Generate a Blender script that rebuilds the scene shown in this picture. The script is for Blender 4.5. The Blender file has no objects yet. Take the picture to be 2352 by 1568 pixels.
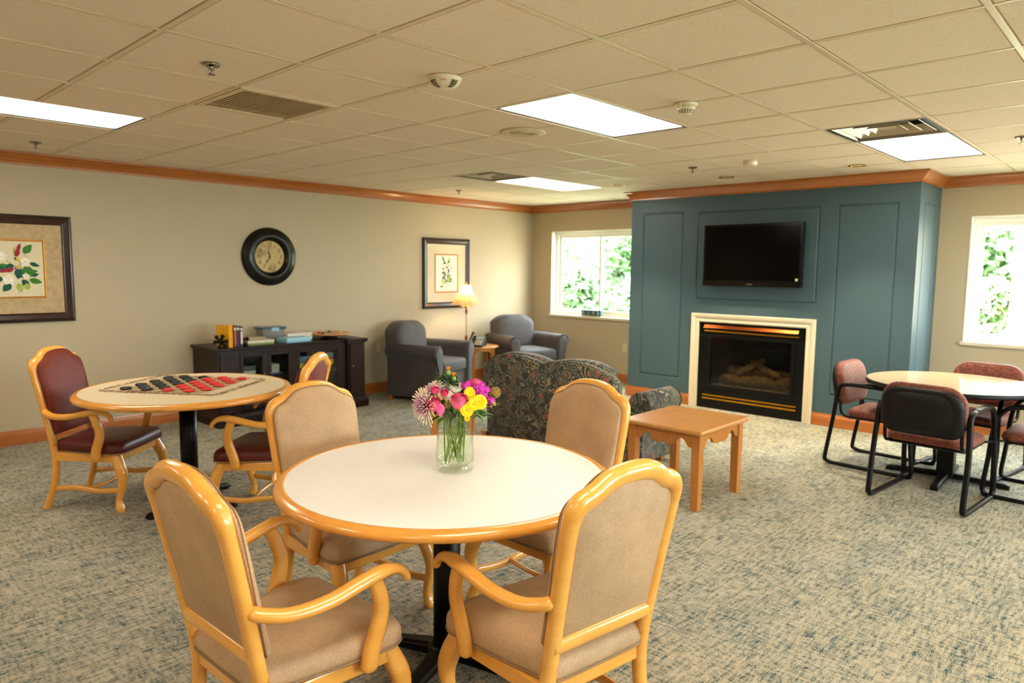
import bpy, math, random
from mathutils import Vector, Matrix, noise as mnoise
random.seed(7)
PI = math.pi
col = bpy.context.scene.collection
RH = 2.4536          # ceiling height
CH = 1.5361          # camera height
WL = 7.1065          # left wall plane (y)
WB = 7.2171          # fireplace chase face (x)
WF = 7.9584          # far wall plane (x)
GX, GY, TS = 1.14465, 1.16672, 0.6096   # ceiling grid origin and module

def S(h):
    h = h.lstrip('#'); o = []
    for i in (0, 2, 4):
        c = int(h[i:i+2], 16)/255
        o.append(c/12.92 if c <= .04045 else ((c+.055)/1.055)**2.4)
    return (o[0], o[1], o[2], 1.0)

# ------------------------------------------------------------------ materials
def newmat(name):
    m = bpy.data.materials.new(name); m.use_nodes = True
    nt = m.node_tree; b = nt.nodes.get('Principled BSDF')
    return m, nt, b
def L(nt, a, ao, b, bi): nt.links.new(a.outputs[ao], b.inputs[bi])
def coords(nt, scale=(1, 1, 1), rot=(0, 0, 0), kind='Object'):
    tc = nt.nodes.new('ShaderNodeTexCoord'); mp = nt.nodes.new('ShaderNodeMapping')
    mp.inputs['Scale'].default_value = scale; mp.inputs['Rotation'].default_value = rot
    L(nt, tc, kind, mp, 'Vector'); return mp
def noise(nt, vec, scale, detail=4, rough=.5, dist=0):
    n = nt.nodes.new('ShaderNodeTexNoise'); n.inputs['Scale'].default_value = scale
    n.inputs['Detail'].default_value = detail; n.inputs['Roughness'].default_value = rough
    n.inputs['Distortion'].default_value = dist
    L(nt, vec, 0, n, 'Vector'); return n
def ramp(nt, src, out, stops, interp='LINEAR'):
    r = nt.nodes.new('ShaderNodeValToRGB'); r.color_ramp.interpolation = interp
    e = r.color_ramp.elements
    while len(e) < len(stops): e.new(.5)
    for i, (p, c) in enumerate(stops):
        e[i].position = p; e[i].color = c if len(c) == 4 else (*c, 1)
    L(nt, src, out, r, 'Fac'); return r
def mixc(nt, fac, a, b, mode='MIX'):
    m = nt.nodes.new('ShaderNodeMix'); m.data_type = 'RGBA'; m.blend_type = mode
    for idx, v in ((0, fac), (6, a), (7, b)):
        if isinstance(v, tuple) and hasattr(v[0], 'outputs'): nt.links.new(v[0].outputs[v[1]], m.inputs[idx])
        elif isinstance(v, (int, float)): m.inputs[idx].default_value = v
        else: m.inputs[idx].default_value = v
    return m
def bump(nt, b, src, out, strength=.3, dist=.002):
    bp = nt.nodes.new('ShaderNodeBump'); bp.inputs['Strength'].default_value = strength
    bp.inputs['Distance'].default_value = dist
    L(nt, src, out, bp, 'Height'); L(nt, bp, 'Normal', b, 'Normal')

def plain(name, c, rough=.5, metal=0, spec=.5, coat=0, var=.06, nscale=30, bumpy=0):
    m, nt, b = newmat(name)
    c = S(c) if isinstance(c, str) else c
    mp = coords(nt); n = noise(nt, mp, nscale, 3)
    lo = tuple(max(0, x*(1-var)) for x in c[:3])+(1,); hi = tuple(min(1, x*(1+var)) for x in c[:3])+(1,)
    r = ramp(nt, n, 'Fac', [(.3, lo), (.7, hi)]); L(nt, r, 'Color', b, 'Base Color')
    b.inputs['Roughness'].default_value = rough; b.inputs['Metallic'].default_value = metal
    b.inputs['Specular IOR Level'].default_value = spec; b.inputs['Coat Weight'].default_value = coat
    b.inputs['Coat Roughness'].default_value = .12
    if bumpy: bump(nt, b, n, 'Fac', bumpy, .001)
    return m
def wood(name, dark, light, rough=.3, coat=.5, scale=(3, 3, 40), nscale=2.2, kind='Object', amount=1.0):
    m, nt, b = newmat(name)
    mp = coords(nt, scale, kind=kind); n = noise(nt, mp, nscale, 5, .6, .6)
    mp2 = coords(nt, tuple(s*6 for s in scale), kind=kind); n2 = noise(nt, mp2, nscale*2, 3, .6)
    a = nt.nodes.new('ShaderNodeMath'); a.operation = 'MULTIPLY_ADD'
    L(nt, n2, 'Fac', a, 0); a.inputs[1].default_value = .35*amount; L(nt, n, 'Fac', a, 2)
    r = ramp(nt, a, 'Value', [(.42, S(dark)), (.85, S(light))]); L(nt, r, 'Color', b, 'Base Color')
    b.inputs['Roughness'].default_value = rough; b.inputs['Coat Weight'].default_value = coat
    b.inputs['Coat Roughness'].default_value = .15
    return m
def heather(name, a, bcol, scale=420, rough=.9, bumpy=.35, sheen=.15):
    m, nt, b = newmat(name)
    mp = coords(nt, (1, 1, 1)); n = noise(nt, mp, scale, 3, .65)
    n2 = noise(nt, mp, 9, 3, .5)
    r = ramp(nt, n, 'Fac', [(.35, S(a)), (.65, S(bcol))])
    r2 = ramp(nt, n2, 'Fac', [(.3, (.86, .86, .86)), (.7, (1.08, 1.08, 1.08))])
    mx = mixc(nt, 1.0, (r, 'Color'), (r2, 'Color'), 'MULTIPLY'); nt.links.new(mx.outputs[2], b.inputs['Base Color'])
    b.inputs['Roughness'].default_value = rough; b.inputs['Sheen Weight'].default_value = sheen
    bump(nt, b, n, 'Fac', bumpy, .0008)
    return m
def emit(name, c, s):
    m, nt, b = newmat(name); b.inputs['Base Color'].default_value = c
    b.inputs['Emission Color'].default_value = c; b.inputs['Emission Strength'].default_value = s
    return m
M = {}
def build_materials():
    M['maple'] = wood('honey_maple', '#e29c3e', '#eeb052', .25, .5, (2.5, 2.5, 9), 1.2, amount=.5)
    M['maple_edge'] = wood('maple_table_edge', '#d68a30', '#eaa446', .25, .7, (3, 3, 14), 2.0)
    M['oak'] = wood('oak_trim', '#96501c', '#b4682a', .3, .5, (4, 4, 40), 2.0)
    M['oak_x'] = wood('oak_trim_long', '#96501c', '#b86c2c', .3, .5, (1.2, 25, 30), 1.6)
    M['oak_y'] = wood('oak_trim_cross', '#96501c', '#b86c2c', .3, .5, (25, 1.2, 30), 1.6)
    M['oak_top'] = wood('oak_table_top', '#b07539', '#c68b48', .35, .25, (2, 24, 20), 1.6)
    M['oak_leg'] = wood('oak_table_leg', '#a86628', '#bd7a34', .4, .3, (18, 18, 2), 1.6)
    M['laminate'] = plain('cream_laminate', '#ebe7e1', .38, 0, .5, 0, .015, 60)
    M['laminate_tan'] = plain('tan_laminate', '#e6d4b2', .25, 0, .5, 0, .015, 60)
    M['black_metal'] = plain('black_powder_coat', '#070707', .35, 0, .25, .0, .1)
    M['black_plastic'] = plain('black_plastic', '#0b0a08', .5, 0, .3, 0, .1, 200, .1)
    M['fabric'] = heather('beige_heather_vinyl', '#a8855e', '#c6a47c', 300, .6, .25, .0)
    M['piping'] = plain('brown_welt_cord', '#8f7150', .7)
    M['maroon'] = plain('maroon_vinyl', '#541a14', .4, 0, .35, .0, .18, 12, .15)
    M['maroon_back'] = plain('maroon_vinyl_back', '#6e2c1e', .5, 0, .22, .0, .12, 12, .15)
    M['grey_fabric'] = heather('slate_grey_upholstery', '#3b3533', '#4a4341', 500, .75, .2, .1)
    M['white_paint'] = plain('cream_painted_wood', '#dccdb0', .4, 0, .5, 0, .02)
    M['vinyl'] = plain('white_vinyl', '#f1ece0', .35, 0, .5, 0, .02)
    M['tee'] = plain('white_ceiling_tee', '#dac8a8', .38, 0, .4, .0, .02)
    M['steel'] = plain('galvanised_steel', '#8d8a80', .3, 1, .5, 0, .15)
    M['chrome'] = plain('brushed_chrome', '#9c968a', .2, 1, .5, 0, .05)
    M['brass'] = plain('polished_brass', '#c8932c', .22, 1, .5, 0, .06)
    M['bronze'] = plain('polished_copper_bronze', '#b8602e', .25, 1, .5, 0, .06)
    M['espresso'] = wood('espresso_wood', '#120704', '#26120a', .4, .0, (3, 20, 3), 2); M['espresso'].node_tree.nodes['Principled BSDF'].inputs['Specular IOR Level'].default_value = .25
    M['frame_dark'] = wood('mahogany_frame', '#1f0b05', '#36150b', .3, .3, (2, 2, 2), 2)
    M['frame_black'] = plain('ebony_frame_edge', '#140a05', .3, 0, .5, .4)
    M['gold'] = plain('gold_fillet', '#bd7d25', .35, .6)
    M['mat_board'] = plain('marbled_mat_board', '#b9a079', .9, 0, .2, 0, .13, 25)
    M['mat_board_light'] = plain('cream_mat_board', '#d6c8aa', .9, 0, .2, 0, .04, 25)
    M['paper'] = plain('print_paper', '#dccfa9', .8, 0, .3, 0, .03)
    M['paper_white'] = plain('white_print_paper', '#efe8d4', .8, 0, .3, 0, .03)
    M['soot_shade'] = plain('soot_and_vent_shade', '#0c0a08', .9)  # one black for firebox soot and for painted shade inside ducts and slots
    M['log'] = plain('ceramic_log', '#a08a6c', .9, 0, .2, 0, .35, 18, .5)
    M['screen'] = plain('tv_screen_black', '#010101', .14, 0, .15)
    M['tv_bezel'] = plain('tv_bezel_black', '#060403', .16, 0, .3, .1)
    M['leaf'] = plain('leaf_green', '#56852e', .45, 0, .5, 0, .35, 60)
    M['leaf_dark'] = plain('leaf_dark_green', '#3a6428', .45, 0, .5, 0, .35, 60)
    M['leaf_lime'] = plain('leaf_lime_green', '#9aa82b', .5, 0, .5, 0, .2, 60)
    M['stem'] = plain('stem_green', '#7f9a3c', .45, 0, .5, 0, .25, 60)
    M['stem_brown'] = plain('stem_reddish_brown', '#8a5a35', .5, 0, .5, 0, .25, 60)
    def petal(name, c, var=.1, sub=.0):
        m = plain(name, c, .55, 0, .3, 0, var, 45)
        m.node_tree.nodes['Principled BSDF'].inputs['Subsurface Weight'].default_value = .15
        m.node_tree.nodes['Principled BSDF'].inputs['Subsurface Radius'].default_value = (.004, .002, .002)
        return m
    M['rose'] = petal('rose_pink_petal', '#f7729a', .14)
    M['hotpink'] = petal('hot_pink_petal', '#fb5c94')
    M['yellow'] = petal('yellow_petal', '#fbd514', .06)
    M['yellow_mid'] = petal('yellow_disc', '#d9b41c')
    M['magenta'] = petal('magenta_petal', '#b81894', .2)
    M['white_petal'] = petal('white_petal', '#f2efe2')
    M['orange'] = petal('orange_petal', '#f2921a', .2)
    M['mum_cream'] = petal('cream_quill_petal', '#ecd3a8')
    M['mum_purple'] = petal('mauve_quill_petal', '#b06592', .25)
    M['pod'] = petal('tan_seed_pod', '#a98f4c', .35)
    # two-tone quill: mauve at the root, cream at the tip (object-space radius stored per vertex)
    m, nt, b = newmat('spider_mum_quill'); at = nt.nodes.new('ShaderNodeVertexColor'); at.layer_name = 'Col'
    r = ramp(nt, at, 'Color', [(.1, S('#8c3f78')), (.5, S('#cf96b6')), (.8, S('#f2e2c4'))])
    L(nt, r, 'Color', b, 'Base Color'); b.inputs['Roughness'].default_value = .5; M['quill'] = m
    # painted walls
    def fres(nt, ior):
        g = nt.nodes.new('ShaderNodeNewGeometry'); mr = nt.nodes.new('ShaderNodeMapRange')
        mr.inputs['To Min'].default_value = ior; mr.inputs['To Max'].default_value = 1/ior
        nt.links.new(g.outputs['Backfacing'], mr.inputs['Value']); fr = nt.nodes.new('ShaderNodeFresnel'); nt.links.new(mr.outputs[0], fr.inputs['IOR']); return fr
    def paint(name, c, rough=.65):
        m, nt, b = newmat(name); mp = coords(nt); n = noise(nt, mp, 220, 3)
        b.inputs['Base Color'].default_value = S(c); b.inputs['Roughness'].default_value = rough
        b.inputs['Specular IOR Level'].default_value = .3
        bump(nt, b, n, 'Fac', .08, .0008); return m
    M['wall'] = paint('beige_wall_paint', '#b9a98c'); M['blue'] = paint('slate_blue_paint', '#465b62', .42)
    # ceiling tile with pin holes
    m, nt, b = newmat('acoustic_tile'); mp = coords(nt)
    v = nt.nodes.new('ShaderNodeTexVoronoi'); v.inputs['Scale'].default_value = 95; L(nt, mp, 0, v, 'Vector')
    n = noise(nt, mp, 60, 4, .6)
    r1 = ramp(nt, v, 'Distance', [(.10, (.0, .0, .0)), (.2, (1, 1, 1))])
    n3 = noise(nt, mp, 14, 2); r3 = ramp(nt, n3, 'Fac', [(.40, (1, 1, 1)), (.6, (0, 0, 0))])
    sc = mixc(nt, (r3, 'Color'), (r1, 'Color'), (1, 1, 1, 1))
    r2 = ramp(nt, n, 'Fac', [(.3, S('#e2d2bd')), (.7, S('#ebdcc9'))])
    mx = mixc(nt, (sc, 2), S('#c0ac8c'), (r2, 'Color')); nt.links.new(mx.outputs[2], b.inputs['Base Color'])
    b.inputs['Roughness'].default_value = .95; b.inputs['Specular IOR Level'].default_value = .1
    bump(nt, b, n, 'Fac', .25, .001); M['tile'] = m
    # carpet: broken, plaid-like streaks
    m, nt, b = newmat('carpet_streak')
    def st(scale, dist=.0, det=3, rough=.6, rot=0, ns=1.0):
        return noise(nt, coords(nt, scale, (0, 0, rot)), ns, det, rough, dist)
    fine = st((70, 300, 1)); fine2 = st((320, 80, 1)); grain = st((430, 480, 1), det=2)
    patx = st((12, 62, 1), det=3); paty = st((60, 14, 1), det=3); big = st((3, 5, 1), det=3)
    def math_(op, a, bb, c2=None):
        q = nt.nodes.new('ShaderNodeMath'); q.operation = op
        for i, v_ in enumerate((a, bb, c2)):
            if v_ is None: continue
            if isinstance(v_, tuple): nt.links.new(v_[0].outputs[v_[1]], q.inputs[i])
            else: q.inputs[i].default_value = v_
        return q
    def wsum(*t):
        acc = None
        for nd, w in t:
            q = math_('MULTIPLY_ADD', (nd, 'Fac'), w, 0.0 if acc is None else (acc, 'Value')); acc = q
        return acc
    tot = wsum((fine, .9), (fine2, .35), (grain, .55), (patx, .75), (paty, .60), (big, .30))
    r = ramp(nt, tot, 'Value', [(0, S('#22343a')), (.2, S('#42565a')), (.36, S('#7b8277')), (.52, S('#a59c8a')), (.85, S('#bcb29d'))])
    # remap the sum (mean 1.72) onto 0..1
    mr = nt.nodes.new('ShaderNodeMapRange'); mr.inputs['From Min'].default_value = 1.40; mr.inputs['From Max'].default_value = 2.05
    nt.links.new(tot.outputs[0], mr.inputs['Value']); nt.links.new(mr.outputs[0], r.inputs['Fac'])
    tint = st((.5, .6, 1), det=3); rt = ramp(nt, tint, 'Fac', [(.35, (.95, .98, 1.02)), (.65, (1.04, 1.0, .93))])
    mx = mixc(nt, 1.0, (r, 'Color'), (rt, 'Color'), 'MULTIPLY'); nt.links.new(mx.outputs[2], b.inputs['Base Color'])
    b.inputs['Roughness'].default_value = 1; b.inputs['Specular IOR Level'].default_value = .05
    bump(nt, b, tot, 'Value', .6, .003); M['carpet'] = m
    # paisley sofa fabric
    m, nt, b = newmat('paisley_upholstery')
    mp = coords(nt, (1, 1, 1)); dn = noise(nt, mp, 6, 1)
    vm = nt.nodes.new('ShaderNodeVectorMath'); vm.operation = 'MULTIPLY_ADD'
    nt.links.new(dn.outputs['Color'], vm.inputs[0]); vm.inputs[1].default_value = (.16, .16, .16); nt.links.new(mp.outputs[0], vm.inputs[2])
    v1 = nt.nodes.new('ShaderNodeTexVoronoi'); v1.inputs['Scale'].default_value = 10.5; nt.links.new(vm.outputs[0], v1.inputs['Vector'])
    q = math_('MULTIPLY', (v1, 'Distance'), 33); q2 = nt.nodes.new('ShaderNodeMath'); q2.operation = 'SINE'; nt.links.new(q.outputs[0], q2.inputs[0])
    swirl = ramp(nt, q2, 'Value', [(.35, (0, 0, 0)), (.6, (1, 1, 1))])
    brk = noise(nt, mp, 15, 2); rb = ramp(nt, brk, 'Fac', [(.40, (0, 0, 0)), (.48, (1, 1, 1))])
    sw = mixc(nt, 1.0, (swirl, 'Color'), (rb, 'Color'), 'MULTIPLY')
    base = ramp(nt, noise(nt, mp, 160, 2), 'Fac', [(.4, S('#1f211c')), (.6, S('#34332a'))])
    tone = ramp(nt, noise(nt, mp, 16, 2), 'Fac', [(.42, S('#6b7a63')), (.58, S('#a08a66'))])
    c1 = mixc(nt, (sw, 2), (base, 'Color'), (tone, 'Color'))
    red = ramp(nt, v1, 'Distance', [(.14, (1, 1, 1)), (.24, (0, 0, 0))])
    v1c = nt.nodes.new('ShaderNodeSeparateColor'); nt.links.new(v1.outputs['Color'], v1c.inputs[0])
    rr = ramp(nt, v1c, 'Red', [(.45, (0, 0, 0)), (.5, (1, 1, 1))])
    rm = mixc(nt, 1.0, (red, 'Color'), (rr, 'Color'), 'MULTIPLY')
    c2 = mixc(nt, (rm, 2), (c1, 2), S('#a8482c')); nt.links.new(c2.outputs[2], b.inputs['Base Color'])
    b.inputs['Roughness'].default_value = .8; b.inputs['Sheen Weight'].default_value = .25; M['paisley'] = m
    # rust speckled fabric
    m, nt, b = newmat('rust_speckled_upholstery'); mp = coords(nt)
    n = noise(nt, mp, 70, 3, .6, 1.2)
    r = ramp(nt, n, 'Fac', [(.3, S('#34120e')), (.5, S('#6e3020')), (.66, S('#964e2c')), (.75, S('#b88348'))])
    L(nt, r, 'Color', b, 'Base Color'); b.inputs['Roughness'].default_value = .65; b.inputs['Sheen Weight'].default_value = .08
    bump(nt, b, n, 'Fac', .2, .001); M['rust'] = m
    # window pane and vase glass
    m, nt, b = newmat('window_glass'); nt.nodes.remove(b); out = nt.nodes['Material Output']
    tr = nt.nodes.new('ShaderNodeBsdfTransparent'); gl = nt.nodes.new('ShaderNodeBsdfGlossy'); gl.inputs['Roughness'].default_value = .02
    fr = fres(nt, 1.4); ms = nt.nodes.new('ShaderNodeMixShader')
    tr.inputs['Color'].default_value = (.95, .98, .96, 1)
    L(nt, fr, 0, ms, 0); L(nt, tr, 0, ms, 1); L(nt, gl, 0, ms, 2); L(nt, ms, 0, out, 'Surface'); M['glass'] = m
    for key, nm, tint, ior in (('vase', 'vase_glass', (.97, .99, .97, 1), 1.5), ('water', 'vase_water', (.97, .995, .93, 1), 1.3)):
        m, nt, b = newmat(nm); nt.nodes.remove(b); out = nt.nodes['Material Output']
        tr = nt.nodes.new('ShaderNodeBsdfTransparent'); gl = nt.nodes.new('ShaderNodeBsdfGlossy'); gl.inputs['Roughness'].default_value = .01
        fr = fres(nt, ior); ms = nt.nodes.new('ShaderNodeMixShader')
        tr.inputs['Color'].default_value = tint
        L(nt, fr, 0, ms, 0); L(nt, tr, 0, ms, 1); L(nt, gl, 0, ms, 2); L(nt, ms, 0, out, 'Surface'); M[key] = m
    m, nt, b = newmat('smoked_glass'); b.inputs['Base Color'].default_value = (.01, .01, .01, 1); b.inputs['Roughness'].default_value = .08
    nt.nodes.remove(b); out = nt.nodes['Material Output']
    tr = nt.nodes.new('ShaderNodeBsdfTransparent'); tr.inputs['Color'].default_value = (.62, .58, .52, 1)
    gl = nt.nodes.new('ShaderNodeBsdfGlossy'); gl.inputs['Roughness'].default_value = .06
    fr = fres(nt, 1.45); ms = nt.nodes.new('ShaderNodeMixShader')
    L(nt, fr, 0, ms, 0); L(nt, tr, 0, ms, 1); L(nt, gl, 0, ms, 2); L(nt, ms, 0, out, 'Surface'); M['smoke'] = m
    # light diffuser panel: prismatic lens, lit from inside
    m, nt, b = newmat('light_diffuser'); mp = coords(nt)
    n = noise(nt, coords(nt, (1, 1.6, 1)), 2.2, 2); r = ramp(nt, n, 'Fac', [(.3, (.80, .80, .80)), (.6, (1, 1, 1))])
    mx = mixc(nt, 1.0, (r, 'Color'), LIGHT, 'MULTIPLY')
    nt.links.new(mx.outputs[2], b.inputs['Emission Color']); b.inputs['Emission Strength'].default_value = LSTR
    b.inputs['Base Color'].default_value = (.9, .88, .8, 1); M['diffuser'] = m
    m, nt, b = newmat('lamp_shade_silk'); b.inputs['Base Color'].default_value = S('#e8cfa0'); b.inputs['Roughness'].default_value = .8
    b.inputs['Transmission Weight'].default_value = 0
    tl = nt.nodes.new('ShaderNodeBsdfTranslucent'); tl.inputs['Color'].default_value = S('#dba868')
    ms = nt.nodes.new('ShaderNodeMixShader'); ms.inputs[0].default_value = .42; out = nt.nodes['Material Output']
    L(nt, b, 0, ms, 1); L(nt, tl, 0, ms, 2); L(nt, ms, 0, out, 'Surface'); M['shade'] = m
    M['bulb'] = emit('lamp_bulb_glow', (1, .72, .38, 1), 60)
    M['can_glow'] = emit('downlight_glow', (1, .8, .5, 1), 6)
    # brick outside
    m, nt, b = newmat('exterior_brick'); bk = nt.nodes.new('ShaderNodeTexBrick'); mp = coords(nt, (1, 1, 1), (PI/2, 0, PI/2))
    L(nt, mp, 0, bk, 'Vector'); bk.inputs['Scale'].default_value = 1; bk.inputs['Brick Width'].default_value = .2
    bk.inputs['Row Height'].default_value = .067; bk.inputs['Mortar Size'].default_value = .012
    bk.inputs['Color1'].default_value = S('#dcbcae'); bk.inputs['Color2'].default_value = S('#d3ad9e'); bk.inputs['Mortar'].default_value = S('#ddd2c6')
    L(nt, bk, 'Color', b, 'Base Color'); b.inputs['Roughness'].default_value = .9; M['brick'] = m
    M['grass'] = plain('lawn_grass', '#8f9278', .9, 0, .2, 0, .3, 3)
    M['tree_leaf'] = plain('tree_leaf', '#7b9a6c', .7, 0, .3, 0, .5, .9)
    M['tree_leaf'].node_tree.nodes['Principled BSDF'].inputs['Subsurface Weight'].default_value = 0
    M['bark'] = plain('tree_bark', '#6b5a48', .9, 0, .2, 0, .3, 8)

def cmat(name, c, rough=.5, **k):
    if name not in M: M[name] = plain(name, c, rough, **k)
    return M[name]

# ------------------------------------------------------------------ mesh helpers
def cr(pts, n=6):
    """Catmull-Rom through tuples of any width"""
    P = [pts[0]]+list(pts)+[pts[-1]]; o = []
    for i in range(1, len(P)-2):
        for k in range(n):
            t = k/n; t2 = t*t; t3 = t2*t
            o.append(tuple(.5*((2*b)+(-a+c)*t+(2*a-5*b+4*c-d)*t2+(-a+3*b-3*c+d)*t3) for a, b, c, d in zip(P[i-1], P[i], P[i+1], P[i+2])))
    o.append(tuple(pts[-1])); return o
def rrect(x0, x1, y0, y1, r, n=5):
    o = []
    for cx, cy, a in ((x1-r, y1-r, 0), (x0+r, y1-r, 90), (x0+r, y0+r, 180), (x1-r, y0+r, 270)):
        for k in range(n+1):
            t = math.radians(a+90*k/n); o.append((cx+r*math.cos(t), cy+r*math.sin(t)))
    return o
class MB:
    def __init__(s): s.v = []; s.f = []; s.m = []; s.s = []; s.c = []; s.T = None; s.cv = 0.
    def add(s, vs, fs, mi=0, smooth=False):
        b = len(s.v)
        for v in vs:
            v = Vector(v)
            if s.T is not None: v = s.T @ v
            s.v.append(v); s.c.append(s.cv)
        for f in fs: s.f.append(tuple(i+b for i in f)); s.m.append(mi); s.s.append(smooth)
        return s
    def box(s, x0, x1, y0, y1, z0, z1, mi=0):
        return s.add([(x0, y0, z0), (x1, y0, z0), (x1, y1, z0), (x0, y1, z0), (x0, y0, z1), (x1, y0, z1), (x1, y1, z1), (x0, y1, z1)],
                     [(0, 3, 2, 1), (4, 5, 6, 7), (0, 1, 5, 4), (1, 2, 6, 5), (2, 3, 7, 6), (3, 0, 4, 7)], mi)
    def rings(s, R, closed=True, cap0=True, cap1=True, mi=0, smooth=True, loop=False):
        n = len(R[0]); vs = [p for r in R for p in r]; fs = []
        K = len(R) if loop else len(R)-1
        for i in range(K):
            a = i*n; b = ((i+1) % len(R))*n
            for j in range(n if closed else n-1):
                k = (j+1) % n; fs.append((a+j, a+k, b+k, b+j))
        s.add(vs, fs, mi, smooth)
        b0 = len(s.v)-len(vs)
        if not loop:
            if cap0: s.f.append(tuple(b0+j for j in range(n-1, -1, -1))); s.m.append(mi); s.s.append(False)
            if cap1: s.f.append(tuple(b0+(len(R)-1)*n+j for j in range(n))); s.m.append(mi); s.s.append(False)
        return s
    def tube(s, pts, r, n=12, mi=0, ref=(0, 0, 1), ry=None, smooth=True, loop=False, roundcap=False, power=1.0):
        """sweep an ellipse; r, ry floats or lists; ref: direction of the ry axis"""
        P = [Vector(p[:3]) for p in pts]; N = len(P)
        rs = [r]*N if isinstance(r, (int, float)) else list(r)
        ys = rs if ry is None else ([ry]*N if isinstance(ry, (int, float)) else list(ry))
        if roundcap:
            d0 = (P[0]-P[1]).normalized(); d1 = (P[-1]-P[-2]).normalized()
            P = [P[0]+d0*rs[0]*.75, P[0]+d0*rs[0]*.45]+P+[P[-1]+d1*rs[-1]*.45, P[-1]+d1*rs[-1]*.75]
            rs = [rs[0]*.45, rs[0]*.84]+rs+[rs[-1]*.84, rs[-1]*.45]; ys = [ys[0]*.45, ys[0]*.84]+list(ys)+[ys[-1]*.84, ys[-1]*.45]
            N += 4
        R = []; ref = Vector(ref); prev = None
        for i in range(N):
            if loop: t = P[(i+1) % N]-P[(i-1) % N]
            else: t = P[min(i+1, N-1)]-P[max(i-1, 0)]
            t.normalize()
            u = prev if prev is not None else ref
            u = u-t*u.dot(t)
            if u.length < 1e-4: u = Vector((1, 0, 0))-t*t.x
            u.normalize(); prev = u; w = t.cross(u); ring = []
            for k in range(n):
                a = 2*PI*k/n; ca, sa = math.cos(a), math.sin(a)
                if power != 1.0:
                    ca = math.copysign(abs(ca)**power, ca); sa = math.copysign(abs(sa)**power, sa)
                ring.append(P[i]+w*(ca*rs[i])+u*(sa*ys[i]))
            R.append(ring)
        return s.rings(R, mi=mi, smooth=smooth, loop=loop)
    def lathe(s, prof, n=32, c=(0, 0, 0), mi=0, cap0=True, cap1=True, smooth=True):
        c = Vector(c)
        R = [[c+Vector((r*math.cos(2*PI*k/n), r*math.sin(2*PI*k/n), z)) for k in range(n)] for r, z in prof]
        return s.rings(R, mi=mi, cap0=cap0, cap1=cap1, smooth=smooth)
    def prism(s, outline, a, b, plane='xy', mi=0, smooth=False):
        def p3(p, h):
            return (p[0], p[1], h) if plane == 'xy' else ((p[0], h, p[1]) if plane == 'xz' else (h, p[0], p[1]))
        s.rings([[p3(p, a) for p in outline], [p3(p, b) for p in outline]], mi=mi, smooth=smooth); return s
    def layers(s, outline, ls, fn, center=None, mi=0, smooth=True):
        """stack of scaled copies of an outline: ls = [(scale, h)], fn(x, y, h) -> 3d; ends closed by a fan"""
        cx, cy = center or (sum(p[0] for p in outline)/len(outline), sum(p[1] for p in outline)/len(outline))
        n = len(outline); vs = []; fs = []
        for sc, h in ls:
            for p in outline: vs.append(fn(cx+(p[0]-cx)*sc, cy+(p[1]-cy)*sc, h))
        for i in range(len(ls)-1):
            for j in range(n):
                k = (j+1) % n; fs.append((i*n+j, i*n+k, (i+1)*n+k, (i+1)*n+j))
        vs.append(fn(cx, cy, ls[0][1])); vs.append(fn(cx, cy, ls[-1][1])); a = len(vs)-2; b = a+1
        for j in range(n):
            k = (j+1) % n; fs.append((a, k, j)); fs.append((b, (len(ls)-1)*n+j, (len(ls)-1)*n+k))
        return s.add(vs, fs, mi, smooth)
    def sphere(s, c, r, nu=12, nv=8, mi=0, sc=(1, 1, 1)):
        c = Vector(c); R = []
        for i in range(nv+1):
            t = -PI/2+PI*i/nv; rr = max(math.cos(t), .02)*r
            R.append([c+Vector((rr*math.cos(2*PI*k/nu)*sc[0], rr*math.sin(2*PI*k/nu)*sc[1], r*math.sin(t)*sc[2])) for k in range(nu)])
        return s.rings(R, mi=mi)
    def build(s, name, mats, parent=None, bevel=0, seg=2, sub=0, color=False):
        me = bpy.data.meshes.new(name); me.from_pydata([tuple(v) for v in s.v], [], s.f)
        if not isinstance(mats, (list, tuple)): mats = [mats]
        for m in mats: me.materials.append(M[m] if isinstance(m, str) else m)
        me.polygons.foreach_set('material_index', s.m); me.polygons.foreach_set('use_smooth', s.s)
        if color:
            ca = me.color_attributes.new('Col', 'FLOAT_COLOR', 'POINT')
            for i, c in enumerate(s.c): ca.data[i].color = (c, c, c, 1)
        me.update(); o = bpy.data.objects.new(name, me); col.objects.link(o)
        if parent is not None: o.parent = parent
        if bevel:
            b = o.modifiers.new('bevel', 'BEVEL'); b.width = bevel; b.segments = seg; b.limit_method = 'ANGLE'; b.angle_limit = math.radians(35)
        if sub:
            b = o.modifiers.new('smooth', 'SUBSURF'); b.levels = sub; b.render_levels = sub
        return o
def thing(name, label, cat, loc=(0, 0, 0), rz=0, group=None):
    o = bpy.data.objects.new(name, None); o.empty_display_size = .05; col.objects.link(o)
    o.location = loc; o.rotation_euler = (0, 0, rz); o['label'] = label; o['category'] = cat
    if group: o['group'] = group
    return o
def tag(o, label, cat, group=None, kind=None):
    o['label'] = label; o['category'] = cat
    if group: o['group'] = group
    if kind: o['kind'] = kind
    return o
def struct(o): o['kind'] = 'structure'; return o
def children(o): return [c for c in bpy.data.objects if c.parent == o]
def copy_tree(o, parent=None):
    c = o.copy(); col.objects.link(c)
    if parent is not None: c.parent = parent
    for ch in children(o): copy_tree(ch, c)
    return c
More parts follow.
